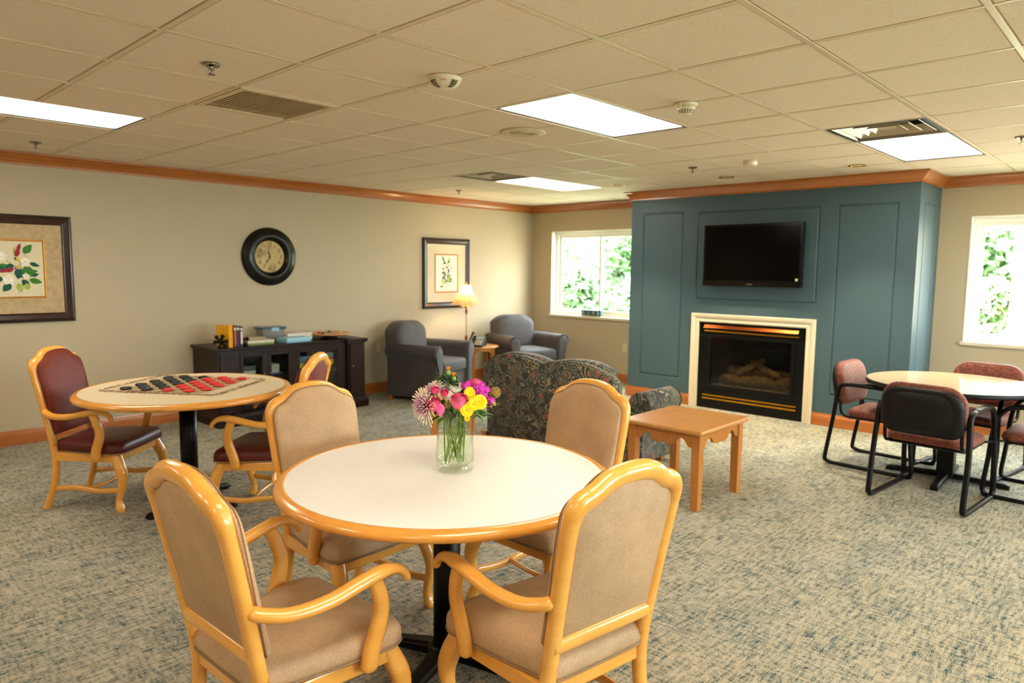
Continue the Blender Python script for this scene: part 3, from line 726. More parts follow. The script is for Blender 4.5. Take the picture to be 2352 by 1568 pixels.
# ================================================================== WOODEN ARMCHAIRS
def yback(z):     # recline of the back posts
    if z < .40: return -.215+(.40-z)*.02
    t = (z-.40)/.58; return -.215-.105*t-.015*t*t
def make_arm_chair(name, label, kind, loc, rz, group):
    """kind: 'beige' or 'maroon'"""
    fab = {'beige': 'fabric', 'maroon': 'maroon'}[kind]; fabk = {'beige': 'fabric', 'maroon': 'maroon_back'}[kind]
    t = thing(name, label, 'chair', loc, rz, group)
    # back frame: posts above the seat joined by the shaped crest
    half = [(.194, .40), (.198, .52), (.203, .66), (.207, .78), (.2085, .840), (.206, .880), (.194, .908), (.175, .922), (.153, .929), (.130, .940), (.108, .955), (.082, .967), (.046, .975), (0, .977)]
    pts = [(x, yback(z), z) for x, z in half]+[(-x, yback(z), z) for x, z in half[-2::-1]]
    pp = cr(pts, 5); m = MB()
    m.tube(pp, [.0265+.0035*max(0, min(1, (p[2]-.86)/.06)) for p in pp], 14, ref=(0, 1, 0), ry=[.022+.005*max(0, min(1, (p[2]-.84)/.06)) for p in pp], power=.88)
    m.build('back_frame', 'maple', t)
    # rear legs
    for s in (-1, 1):
        lp = cr([(s*.1945, yback(.43), .43), (s*.196, -.211, .36), (s*.200, -.207, .26), (s*.205, -.222, .15), (s*.212, -.253, .05), (s*.216, -.272, 0)], 5)
        m = MB(); m.tube(lp, [.0262-.005*(1-p[2]/.43) for p in lp], 14, ref=(0, 1, 0), ry=[.0218-.002*(1-p[2]/.43) for p in lp], power=.88); m.build('leg', 'maple', t)
    # front cabriole legs
    for s in (-1, 1):
        lp = cr([(s*.222, .188, .362), (s*.229, .206, .32), (s*.241, .230, .26), (s*.246, .238, .205), (s*.243, .226, .135), (s*.243, .210, .075), (s*.249, .216, .03), (s*.252, .224, .012), (s*.252, .224, 0)], 4)
        prof = [(.362, .030), (.30, .033), (.25, .033), (.19, .027), (.13, .0215), (.075, .0185), (.04, .0235), (.02, .027), (0, .021)]
        def rad(z):
            for (za, ra), (zb, rb) in zip(prof, prof[1:]):
                if z >= zb: return rb+(ra-rb)*(z-zb)/(za-zb)
            return prof[-1][1]
        m = MB(); m.tube(lp, [rad(p[2]) for p in lp], 14, ref=(0, 1, 0), power=.85); m.build('leg', 'maple', t)
    # seat frame
    zr0, zr1 = .308, .362
    def rail(a, b, w=.012):
        a, b = Vector(a), Vector(b); d = (b-a).normalized(); n = Vector((-d.y, d.x, 0))*w; R = []
        for p in (a, b): R.append([p-n+Vector((0, 0, zr0)), p+n+Vector((0, 0, zr0)), p+n+Vector((0, 0, zr1)), p-n+Vector((0, 0, zr1))])
        return R
    m = MB()
    for a, b in (((-.205, -.20, 0), (-.238, .205, 0)), ((.205, -.20, 0), (.238, .205, 0)), ((-.225, .205, 0), (.225, .205, 0)), ((-.20, -.205, 0), (.20, -.205, 0))): m.rings(rail(a, b), smooth=False)
    m.build('seat_frame', 'maple', t, .006)
    # lower back rail
    m = MB(); m.tube(cr([(-.205, yback(.485)-.004, .482), (-.1, yback(.485)-.008, .485), (.1, yback(.485)-.008, .485), (.205, yback(.485)-.004, .482)], 4), .018, 12, ref=(0, 0, 1), ry=.026, power=.85); m.build('back_rail', 'maple', t)
    # stretchers: two sides and a cross piece
    for s in (-1, 1):
        m = MB(); m.tube(cr([(s*.207, -.225, .125), (s*.214, -.08, .138), (s*.226, .06, .122), (s*.241, .215, .135)], 5), .010, 10, ref=(0, 0, 1), ry=.017, power=.8); m.build('stretcher', 'maple', t)
    m = MB(); m.tube(cr([(-.218, .0, .130), (-.08, .03, .130), (.08, .03, .130), (.218, .0, .130)], 5), .014, 10, ref=(0, 0, 1), ry=.010, power=.8); m.build('stretcher', 'maple', t)
    # arms with curled tips and their supports
    for s in (-1, 1):
        ap = cr([(s*.222, -.243, .620), (s*.238, -.222, .612), (s*.264, -.155, .599), (s*.282, -.05, .604), (s*.293, .055, .628), (s*.298, .13, .640), (s*.299, .178, .632), (s*.299, .207, .610), (s*.299, .216, .592)], 5)
        rr = [.0245+.001*math.sin(p[1]*9) if p[1] < .12 else .0245-.010*min(1, (p[1]-.12)/.1) for p in ap]
        m = MB(); m.tube(ap, rr, 14, ref=(0, 0, 1), ry=[q*.82 for q in rr], roundcap=True); m.build('armrest', 'maple', t)
        sp = cr([(s*.294, .095, .625), (s*.290, .118, .57), (s*.282, .130, .51), (s*.277, .118, .45), (s*.274, .098, .39), (s*.272, .092, .345)], 5)
        m = MB(); m.tube(sp, [.017+.004*min(1, max(0, (.62-p[2])/.2)) for p in sp], 12, ref=(0, 1, 0), ry=[.024+.005*min(1, max(0, (.62-p[2])/.2)) for p in sp], roundcap=True, power=.85); m.build('arm_support', 'maple', t)
    # seat cushion
    ol = []
    base = [(.196, -.195), (.24, .0), (.266, .165), (.262, .205), (.243, .236), (.20, .246), (.1, .25)]
    base = base[::1]
    base = base+[(.04, .252)]; q = [(x, y) for x, y in base]+[(-x, y) for x, y in base[::-1]]+[(-.188, -.218), (-.16, -.228), (-.08, -.230), (0, -.230), (.08, -.230), (.16, -.228), (.188, -.218)]
    q = cr([(x, y, 0) for x, y in q+[q[0]]], 3)[:-1]; ol = [(p[0], p[1]) for p in q]
    fn = lambda x, y, h: (x, y, h)
    m = MB(); m.layers(ol, [(.95, .362), (1.0, .366), (1.012, .385), (1.0, .408), (.965, .425), (.90, .435), (.75, .4425), (.5, .447), (.25, .449)], fn, (0, .02)); so = m.build('seat', fab, t)
    m = MB(); m.tube([(x*1.006, .02+(y-.02)*1.006, .367) for x, y in ol], .0042, 6, loop=True); m.build('piping', 'piping', so)
    # upholstered back
    bh = [(.181, .503), (.184, .60), (.190, .74), (.192, .835), (.188, .868), (.174, .889), (.152, .901), (.128, .913), (.106, .930), (.080, .945), (.046, .953), (0, .955)]
    bl = [(p[0], p[1]) for p in cr([(x, z, 0) for x, z in bh]+[(-x, z, 0) for x, z in bh[-2::-1]], 4)]
    fb = lambda x, z, h: (x, yback(z)+h, z)
    m = MB(); m.layers(bl, [(.96, -.016), (1.0, -.010), (1.0, .022), (1.11, .024), (1.135, .031), (1.125, .041), (1.07, .049), (.9, .055), (.5, .060), (.25, .061)], fb, (0, .72)); bo = m.build('backrest', fabk, t)
    m = MB(); m.tube([(x*1.137, yback(z)+.033, .72+(z-.72)*1.137) for x, z in bl], .0022, 6, loop=True); m.build('piping', 'piping' if kind == 'beige' else fab, bo)
    return t
G1 = 'beige wooden armchairs round the near table'; G2 = 'maroon wooden armchairs at the checkers table'
chA = make_arm_chair('wooden_armchair', 'near left maple armchair with beige seat, its back to the camera', 'beige', (1.069, 1.947, 0), math.radians(-88), G1)
def again(src, loc, rz, label):
    c = copy_tree(src); c.location = loc; c.rotation_euler = (0, 0, rz); c['label'] = label; return c
again(chA, (1.683, 1.403, 0), math.radians(-8.5), 'near right maple armchair with beige back turned to the camera, right of the flower table')
again(chA, (1.729, 2.584, 0), math.radians(182.7), 'beige maple armchair facing the camera behind the left side of the flower table')
again(chA, (2.402, 2.045, 0), math.radians(88.8), 'beige maple armchair between the flower table and the patterned sofa')
chE = make_arm_chair('wooden_armchair', 'maple armchair with dark maroon seat and back, far left, against the beige wall', 'maroon', (1.475, 5.035, 0), math.radians(222.4), G2)
again(chE, (2.127, 4.115, 0), math.radians(39.6), 'maroon maple armchair half hidden behind the beige chair, right of the checkers table')

# ------------------------------------------------------------------ round pedestal tables
def round_table(name, label, loc, ri, ro, z, rz, top, group):
    t = thing(name, label, 'table', loc, rz, group)
    m = MB(); m.lathe([(.001, z-.024), (ri-.0004, z-.024), (ri-.0004, z), (.001, z)], 96, smooth=False); o = m.build('tabletop', top, t)
    for p in o.data.polygons: p.use_smooth = False
    m = MB(); w = ro-ri
    prof = [(ri-.0004, z-.034), (ri-.0004, z+.0003), (ri+.006, z+.0012), (ri+w*.45, z+.0005), (ri+w*.72, z-.004), (ri+w*.92, z-.012), (ro, z-.021), (ri+w*.93, z-.030), (ri+w*.7, z-.036), (ri+w*.3, z-.038)]
    n = 96; R = [[(r*math.cos(2*PI*k/n), r*math.sin(2*PI*k/n), zz) for r, zz in prof] for k in range(n)]
    m.rings(R, loop=True); m.build('table_edge', 'maple_edge', t)
    m = MB(); m.lathe([(.052, .05), (.052, z-.05)], 32); m.lathe([(.075, .048), (.072, .075), (.052, .085)], 32); m.build('column', 'black_metal', t)
    m = MB(); m.box(-.2, .2, -.2, .2, z-.052, z-.036); m.build('mounting_plate', 'black_metal', t, .004)
    for k in range(4):
        a = k*PI/2; c, s = math.cos(a), math.sin(a)
        m = MB(); R = []
        for d, w_, zt, zb in ((.03, .04, .078, .03), (.12, .036, .066, .026), (.24, .03, .048, .018), (.33, .028, .036, .010), (.352, .02, .028, .010)):
            R.append([(c*d-s*q*w_, s*d+c*q*w_, zz) for q, zz in ((-1, zb), (1, zb), (1, zt-.01), (.6, zt), (-.6, zt), (-1, zt-.01))])
        m.rings(R, smooth=False); m.build('foot', 'black_metal', t, .003)
        m = MB(); m.lathe([(.018, 0), (.018, .006), (.008, .01), (.008, .02)], 16, c=(c*.325, s*.325, 0)); m.build('glide', 'black_plastic', t)
    return t
G3 = 'round pedestal tables with maple edge'
round_table('round_table', 'round cream table with maple edge carrying the vase of flowers, nearest the camera', (1.748, 1.985, 0), .595, .635, .76, math.radians(18), 'laminate', G3)
round_table('round_table', 'round cream table with maple edge carrying the checkers mat, on the left', (1.815, 4.57, 0), .600, .640, .76, math.radians(25), 'laminate_tan', G3)

# ------------------------------------------------------------------ right table and sled chairs
def dark_table():
    t = thing('round_table', 'round pale table with thin black edge among the rust chairs on the right', 'table', (6.0, 1.175, 0), math.radians(2))
    z = .735; r = .57
    m = MB(); m.lathe([(.001, z-.006), (r-.003, z-.006), (r-.003, z), (.001, z)], 96, smooth=False); m.build('tabletop', 'laminate_gloss', t)
    m = MB(); n = 96; prof = [(r-.004, z-.03), (r-.004, z+.0004), (r, z-.0008), (r+.003, z-.008), (r+.003, z-.024), (r, z-.031)]
    m.rings([[(q*math.cos(2*PI*k/n), q*math.sin(2*PI*k/n), zz) for q, zz in prof] for k in range(n)], loop=True); m.build('table_edge', 'black_plastic', t)
    m = MB(); m.lathe([(.001, z-.028), (r-.004, z-.028), (r-.004, z-.007), (.001, z-.007)], 64, smooth=False); m.build('underside', 'black_plastic', t)
    m = MB(); m.box(-.055, .055, -.055, .055, .03, z-.03); m.box(-.16, .16, -.16, .16, z-.05, z-.029); m.build('column', 'black_metal', t, .006)
    for k in range(4):
        a = k*PI/2; c, s = math.cos(a), math.sin(a); m = MB(); R = []
        for d, w_, zt, zb in ((.03, .032, .055, .015), (.2, .03, .05, .012), (.38, .028, .038, .006), (.40, .022, .03, .0)):
            R.append([(c*d-s*q*w_, s*d+c*q*w_, zz) for q, zz in ((-1, zb), (1, zb), (1, zt-.008), (.6, zt), (-.6, zt), (-1, zt-.008))])
        m.rings(R, smooth=False); m.build('foot', 'black_metal', t, .003)
M['laminate_gloss'] = plain('pale_beige_laminate', '#cbb694', .12, 0, .6, 0, .015, 60)
dark_table()
def make_sled(label, loc, rz):
    t = thing('sled_chair', label, 'chair', loc, rz, 'rust upholstered sled base chairs')
    for s in (-1, 1):
        x = s*.285; xa = s*.275
        # one closed loop: floor rail, rear upright, arm, front upright
        pts = [(x, -.26, .012), (x, .26, .012), (x, .305, .028), (x, .318, .07), (x, .300, .25), (xa, .285, .45), (xa, .262, .56), (xa, .21, .625), (xa, .12, .648), (xa, -.08, .655), (xa, -.20, .652), (xa, -.235, .63), (xa, -.250, .58), (x, -.275, .35), (x, -.318, .07), (x, -.308, .028)]
        pp = cr(pts+[pts[0]], 4)[:-1]
        m = MB(); m.tube(pp, .0155, 12, loop=True, ref=(1, 0, 0), ry=.0185); m.build('side_frame', 'black_metal', t)
        m = MB(); m.tube(cr([(xa, -.15, .665), (xa, -.05, .668), (xa, .08, .664), (xa, .16, .652), (xa, .215, .628)], 4), .021, 10, ref=(0, 0, 1), ry=.010, roundcap=True); m.build('arm_pad', 'black_plastic', t)
        xi = s*.232
        m = MB(); m.tube(cr([(xi, -.265, .62), (xi, -.245, .52), (xi, -.235, .44), (xi, -.215, .405), (xi, -.17, .392), (xi, .0, .392), (xi, .21, .395)], 4), .0115, 10, ref=(1, 0, 0), roundcap=True); m.build('seat_support', 'black_metal', t)
        m = MB()
        for (ya, za) in ((-.245, .56), (.26, .40)): m.tube([(s*.232, ya if ya < 0 else .19, za), (s*.285, ya if ya < 0 else .285, za+.0)], .008, 8)
        m.build('bracket', 'black_metal', t)
    for y in (.19, -.16):
        m = MB(); m.tube([(-.232, y, .385), (.232, y, .385)], .010, 8); m.build('cross_bar', 'black_metal', t)
    ol = rrect(-.252, .252, -.195, .25, .08, 5)
    m = MB(); m.layers(ol, [(.9, .398), (.985, .402), (1.0, .415), (1.0, .43), (.975, .446), (.92, .456), (.7, .464), (.4, .467)], lambda x, y, h: (x, y, h), (0, .03)); m.build('seat', 'rust', t)
    def yb(z): return -.262-.16*(z-.5)
    def shape(w, za, zb, r, n=6):
        o = []
        for cx, cz, a, q in ((w-r, zb-r, 0, r), (-w+r, zb-r, 90, r), (-w+r*.72, za+r*.72, 180, r*.72), (w-r*.72, za+r*.72, 270, r*.72)):
            for k in range(n+1):
                tt = math.radians(a+90*k/n); o.append((cx+q*math.cos(tt), cz+q*math.sin(tt)))
        return o
    wrap = lambda x, z, h: (x, yb(z)+h+.10*x*x*2.2, z)
    ol = shape(.256, .482, .815, .125)
    m = MB(); m.layers(ol, [(.96, .0), (1.0, .008), (1.01, .022), (1.0, .038), (.95, .052), (.8, .060), (.4, .066)], wrap, (0, .68)); m.build('backrest', 'rust', t)
    ol = shape(.252, .470, .792, .12)
    m = MB(); m.layers(ol, [(.3, -.040), (.74, -.038), (.76, -.034), (.80, -.038), (.93, -.034), (.985, -.022), (1.0, -.008), (.98, .006)], wrap, (0, .66)); m.build('back_shell', 'black_plastic', t)
    return t
sl = make_sled('rust sled chair, black back shell turned to the camera, in front of the right table', (5.43, 1.145, 0), math.radians(-95))
again(sl, (6.08, 1.655, 0), math.radians(177), 'rust fabric sled chair left of the right-hand round table, beside the blue wall')
again(sl, (6.50, 1.12, 0), math.radians(80), 'rust fabric sled chair behind the right-hand round table, under the right window')
again(sl, (5.99, .565, 0), math.radians(-2), 'rust fabric sled chair cut off by the right edge of the photo')

# ------------------------------------------------------------------ rolled-arm armchairs and sofa
def rolled(name, label, cat, loc, rz, fab, hw, depth, arm_z, back_fn, seat_z, humps=1, legs='oak_leg', group=None, seats=1, ao=.10, r=.083):
    """faces +y; hw = half width at the arm roll centres"""
    t = thing(name, label, cat, loc, rz, group)
    hd = depth/2; zc = arm_z-r; iw = hw-.075
    yf = hd-.03
    for s in (-1, 1):
        c = hw+.012
        prof = []
        for k in range(19):
            a = math.radians(-60+(255)*k/18); prof.append((c+r*math.cos(a)*1.05, zc+r*math.sin(a)))
        prof = [(c+.035, .05), (c+.035, zc-.11)]+prof+[(iw, zc-.06), (iw, .05)]
        P = [(s*x, z) for x, z in prof]
        m = MB(); m.rings([[(x, -hd+ao, z) for x, z in P], [(x, -hd+ao+.01, z) for x, z in P], [(x, yf-.012, z) for x, z in P], [(x, yf, z) for x, z in P]], smooth=True)
        a = m.build('armrest', fab, t, .012, 3)
        q = [(s*(c+(x-c)*.86 if abs(x-c) < .2 else x), z) for x, z in prof]
        cx, cz = c, zc
        def shrink(x, z, e=.014):
            return (x+(.012 if x < c-.02 else (-.012 if x > c+.02 else 0)), z-(.012 if z > zc else 0)) if z > zc-.1 else (x+(.012 if x < c else -.012), z)
        Q = [(s*p[0], p[1]) for p in [shrink(x, z) for x, z in prof]]
        m = MB(); m.layers(Q, [(1.0, 0.0), (1.0, .010), (.97, .016), (.8, .019)], lambda x, z, h: (x, yf+h-.002, z), (s*c, .32)); m.build('arm_front_panel', fab, a)
        m = MB(); m.tube([(x, yf+.003, z) for x, z in P[1:-1]], .006, 8); m.build('piping', fab, a)
    m = MB(); m.box(-iw-.01, iw+.01, -hd+.07, hd-.055, .06, seat_z-.13); m.build('base', fab, t, .02, 3)
    wseat = 2*iw/seats
    for k in range(seats):
        x0 = -iw+wseat*k+.004; x1 = x0+wseat-.008
        ol = rrect(x0, x1, -hd+.2, hd-.02, .05, 4)
        m = MB(); m.layers(ol, [(.97, seat_z-.135), (1, seat_z-.12), (1.0, seat_z-.04), (.985, seat_z-.015), (.93, seat_z), (.7, seat_z+.012), (.3, seat_z+.018)], lambda x, y, h: (x, y, h)); m.build('seat', fab, t)
    # back: outline from back_fn(u), u in -1..1 -> top height; raked backwards
    bw = iw+.012 if seats == 1 else iw-.012
    def rake(z): return -hd+.05-.10*(z-.3)
    n = 40; top = [(bw*(-1+2*i/n), back_fn(-1+2*i/n)) for i in range(n+1)]
    ol = [(-bw, .05)]+top+[(bw, .05)]
    zmid = .45
    m = MB(); m.layers(ol, [(.97, -.015), (1.0, -.002), (1.0, .10)], lambda x, z, h: (x, rake(z)+h, z), (0, zmid)); bo = m.build('backrest', fab, t, .006)
    m = MB(); m.tube([(x, rake(z), z+.001) for x, z in top], .006, 8); m.build('piping', fab, bo)
    for k in range(seats if humps > 1 else 1):
        nn = seats if humps > 1 else 1; a = -bw+2*bw*k/nn; b = a+2*bw/nn
        if seats > 1: a += .09*(k == 0); b -= .09*(k == nn-1)
        xs = [a+.004+(b-a-.008)*i/18 for i in range(19)]
        ol = [(x, back_fn(x/bw)+.012) for x in xs]+[(b-.004, seat_z-.02), (a+.004, seat_z-.02)]
        m = MB(); m.layers(ol, [(.95, .06), (1.0, .08), (1.015, .12), (1.0, .165), (.93, .19), (.75, .205), (.4, .212)], lambda x, z, h: (x, rake(z)+h, z), ((a+b)/2, (seat_z+back_fn((a+b)/2/bw))/2)); m.build('back_cushion', fab, t)
    for sx in (-1, 1):
        for sy in (-1, 1):
            m = MB(); cx, cy = sx*(hw-.02), sy*(hd-.11); m.rings([[(cx+q*dx, cy+q*dy, z) for dx, dy in ((-1, -1), (1, -1), (1, 1), (-1, 1))] for z, q in ((.0, .026), (.062, .034))], smooth=False); m.build('leg', legs, t, .003)
    return t
def camel(u):
    u = abs(u); return .885-.10*max(0, (u-.25)/.75)**2.0-(.02 if u > .97 else 0)
AG = 'slate grey club armchairs in the far corner'
rolled('armchair', 'slate grey rolled-arm armchair left of the lamp, against the left wall', 'armchair', (5.42, 6.50, 0), math.radians(-71-90), 'grey_fabric', .375, .80, .655, camel, .46, group=AG)
rolled('armchair', 'slate grey rolled-arm armchair in the far corner, right of the telephone', 'armchair', (7.12, 6.49, 0), math.radians(-104-90), 'grey_fabric', .375, .80, .655, camel, .46, group=AG)
def hump(u):
    v = abs(u); q = abs(v-.47)/.53 if v > .47 else (.47-v)/.47
    return .804-(.048*q**2.2 if v < .47 else .125*q**2.6)
rolled('loveseat', 'two-seat patterned sofa with its back to the camera, dark green with rust paisley', 'sofa', (4.69, 3.75, 0), math.radians(-90), 'paisley', .792, .69, .60, hump, .42, humps=2, seats=2, ao=.2, r=.095)

# ------------------------------------------------------------------ end tables
def end_table(label, loc, rz, h=.34, hy=.30):
    t = thing('end_table', label, 'end table', loc, rz, 'square oak end tables beside the sofa')
    z = .53
    m = MB(); ol = rrect(-h, h, -hy, hy, .015, 3); m.layers(ol, [(.985, z-.028), (1.0, z-.022), (1.0, z-.008), (.99, z), (.9, z)], lambda x, y, q: (x, y, q), smooth=False); m.build('tabletop', 'oak_top', t)
    for sx in (-1, 1):
        for sy in (-1, 1):
            m = MB(); cx, cy = sx*(h-.065), sy*(hy-.06)
            m.rings([[(cx+q*dx, cy+q*dy, zz) for dx, dy in ((-1, -1), (1, -1), (1, 1), (-1, 1))] for zz, q in ((0, .026), (.30, .029), (z-.028, .029))], smooth=False); m.build('leg', 'oak_leg', t, .003)
    # scalloped aprons
    def ap(l):
        pr = []; n = 48
        for i in range(n+1):
            u = -1+2*i/n; a = abs(u)
            if a > .86: q = .082
            elif a > .80: q = .070+.012*(a-.80)/.06
            elif a > .42: q = .070-.040*math.sin(PI*(.80-a)/.38)**.8
            elif a > .12: q = .070+.018*math.sin(PI*(.42-a)/.60)
            else: q = .088-.010*math.cos(PI*a/.24)
            pr.append((u*l, z-.028-q-.012))
        return pr
    for axis, l, off in (('x', h-.09, hy-.05), ('x', h-.09, -(hy-.05)), ('y', hy-.085, h-.055), ('y', hy-.085, -(h-.055))):
        pr = ap(l); n = len(pr); m = MB(); vs = []; fs = []
        for e in (-.009, .009):
            for u, zz in pr:
                vs += [(u, off+e, zz), (u, off+e, z-.028)] if axis == 'x' else [(off+e, u, zz), (off+e, u, z-.028)]
        for i in range(n-1):
            a = 2*i; b = 2*n+2*i
            fs += [(a, a+1, a+3, a+2), (b, b+2, b+3, b+1), (a, a+2, b+2, b)]
        fs += [(0, 2*n, 2*n+1, 1), (2*n-2, 2*n-1, 4*n-1, 4*n-2)]
        m.add(vs, fs); m.build('apron', 'oak_leg', t)
    return t
et = end_table('square oak end table with scalloped apron at the right end of the patterned sofa', (4.30, 2.40, 0), 0)
end_table('small oak end table mostly hidden behind the vase, left of the patterned sofa', (3.718, 4.149, 0), math.radians(-41.9), .21, .20)
def round_end_table():
    t = thing('round_end_table', 'small round oak table between the two grey armchairs', 'end table', (6.37, 6.60, 0), math.radians(20))
    z = .535
    m = MB(); m.lathe([(.001, z-.024), (.24, z-.024), (.252, z-.02), (.256, z-.012), (.252, z-.003), (.245, z), (.001, z)], 48); m.build('tabletop', 'oak_top', t, .0)
    m = MB(); n = 48
    for k in range(4):
        a0 = k*PI/2+.14; R = []
        for i in range(13):
            a = a0+(PI/2-.28)*i/12; q = abs(i-6)/6; zb = z-.06-.05*q**3
            R.append([(.205*math.cos(a), .205*math.sin(a), zb), (.188*math.cos(a), .188*math.sin(a), zb), (.188*math.cos(a), .188*math.sin(a), z-.024), (.205*math.cos(a), .205*math.sin(a), z-.024)])
        m.rings(R, smooth=False)
    m.build('apron', 'oak_leg', t)
    for k in range(4):
        a = k*PI/2; m = MB(); c, s = math.cos(a), math.sin(a); R = []
        for zz, q in ((0, .02), (z-.024, .026)): R.append([(c*(.19+dx*q)-s*dy*q, s*(.19+dx*q)+c*dy*q, zz) for dx, dy in ((-1, -1), (1, -1), (1, 1), (-1, 1))])
        m.rings(R, smooth=False); m.build('leg', 'oak_leg', t, .003)
round_end_table()
def table_lamp():
    z0 = .5352
    t = thing('table_lamp', 'lit table lamp with flared cream bell shade and slim stem', 'lamp', (6.245, 6.715, z0))
    m = MB(); m.lathe([(.075, 0), (.075, .012), (.06, .02), (.03, .03), (.018, .06), (.02, .10), (.012, .125), (.008, .14)], 28); m.build('base', 'lamp_bronze', t)
    m = MB(); m.lathe([(.0045, .13), (.0045, .50)], 12); m.build('stem', 'lamp_bronze', t)
    m = MB(); m.lathe([(.006, .40), (.014, .42), (.018, .445), (.012, .47), (.006, .49)], 16); m.build('urn', 'lamp_bronze', t)
    for s in (-1, 1):
        m = MB(); m.sphere((s*.035, s*.012, .415), .016, 10, 8, sc=(.7, .7, 1.9)); m.tube([(s*.01, 0, .475), (s*.03, s*.01, .46), (s*.035, s*.012, .445)], .0015, 5); m.build('crystal_drop', 'vase', t)
    for k in range(6):
        a = k*PI/3+.2; m = MB(); c, s = math.cos(a), math.sin(a); R = []
        for d, zz, w in ((.008, .50, .012), (.035, .515, .022), (.07, .512, .018), (.088, .498, .004)):
            R.append([(c*d-s*w, s*d+c*w, zz), (c*d, s*d, zz+.006), (c*d+s*w, s*d-c*w, zz)])
        m.rings(R, closed=False, cap0=False, cap1=False); m.build('petal_collar', 'gold', t)
    n = 6; m = MB(); R = []
    for q in range(15):
        u = q/14; r = .060+.128*u**1.75+.012*u; zz = .785-.262*u; ring = []
        for k in range(48):
            a = 2*PI*k/48; sc = 1-.055*abs(math.sin(a*n/2))*u
            sc = 1-.05*(1-abs(math.cos(a*n/2)))*(.3+.7*u)
            ring.append((r*sc*math.cos(a), r*sc*math.sin(a), zz-.012*abs(math.sin(a*n/2))**.5*u*-1))
        R.append(ring)
    m.rings(R, cap0=False, cap1=False); sh = m.build('lamp_shade', 'shade', t)
    m = MB()
    for k in range(n):
        a = 2*PI*k/n
        m.tube([((.061+.128*(i/10)**1.75+.012*i/10)*math.cos(a), (.061+.128*(i/10)**1.75+.012*i/10)*math.sin(a), .785-.262*i/10) for i in range(11)], .0022, 5)
    m.build('shade_ribs', 'piping', sh)
    m = MB(); m.sphere((0, 0, .66), .03, 14, 10, sc=(1, 1, 1.25)); m.build('bulb', 'bulb', t)
    m = MB(); m.lathe([(.003, .785), (.004, .80), (.012, .812), (.004, .828), (.001, .834)], 12); m.tube([(-.06, 0, .785), (.06, 0, .785)], .0015, 5); m.build('finial', 'brass', t)
    ld = bpy.data.lights.new('lamp_bulb_light', 'POINT'); ld.energy = 8; ld.color = (1, .70, .40); ld.shadow_soft_size = .03
    lo = bpy.data.objects.new('lamp_bulb_light', ld); col.objects.link(lo); lo.location = (0, 0, .66+.045); lo.parent = t
M['lamp_bronze'] = plain('antique_bronze', '#7a4526', .35, .6)
table_lamp()
def phone():
    t = thing('desk_telephone', 'black desk telephone with handset on the small round table', 'telephone', (6.26, 6.53, .5355), math.radians(-62), None)
    m = MB(); m.add([(-.1, -.11, 0), (.1, -.11, 0), (.1, .1, 0), (-.1, .1, 0), (-.1, -.11, .02), (.1, -.11, .02), (.1, .08, .13), (-.1, .08, .13)],
                    [(0, 3, 2, 1), (4, 5, 6, 7), (0, 1, 5, 4), (1, 2, 6, 5), (2, 3, 7, 6), (3, 0, 4, 7)]); m.build('body', 'black_plastic', t, .006)
    def up(u, v, h=0): k = .11/.19; return (u, -.11+.19*v-h*.5, .02+.11*v+h)
    m = MB(); m.add([up(-.02, .62, .003), up(.085, .62, .003), up(.085, .95, .003), up(-.02, .95, .003)], [(0, 1, 2, 3)]); m.build('display', 'phone_lcd', t)
    for i in range(4):
        for j in range(3):
            m = MB(); u = -.005+j*.032; v = .08+i*.12
            m.add([up(u, v, .001), up(u+.022, v, .001), up(u+.022, v+.08, .001), up(u, v+.08, .001), up(u+.002, v+.01, .006), up(u+.02, v+.01, .006), up(u+.02, v+.07, .006), up(u+.002, v+.07, .006)],
                  [(4, 5, 6, 7), (0, 1, 5, 4), (1, 2, 6, 5), (2, 3, 7, 6), (3, 0, 4, 7)]); m.build('key', 'phone_key', t)
    m = MB(); m.tube(cr([up(-.065, -.02, .035), up(-.065, .1, .045), up(-.065, .3, .035), up(-.065, .7, .035), up(-.065, .92, .045), up(-.065, 1.05, .03)], 4), .019, 10, ry=[.02]*3+[.014]*0+[.02]*0 if False else .015, roundcap=True); m.build('handset', 'black_plastic', t)
    c = []
    for k in range(80): a = k*.9; s = k/80; c.append((-.11-.03*math.sin(s*PI)+.008*math.cos(a), -.1+.12*s, .01+.006+.006*math.sin(a)))
    m = MB(); m.tube(c, .002, 5); m.build('cord', 'black_plastic', t)
M['phone_lcd'] = plain('phone_display', '#5c7f90', .15, 0, .6, .3); M['phone_key'] = plain('grey_key', '#a9a79d', .5)
phone()
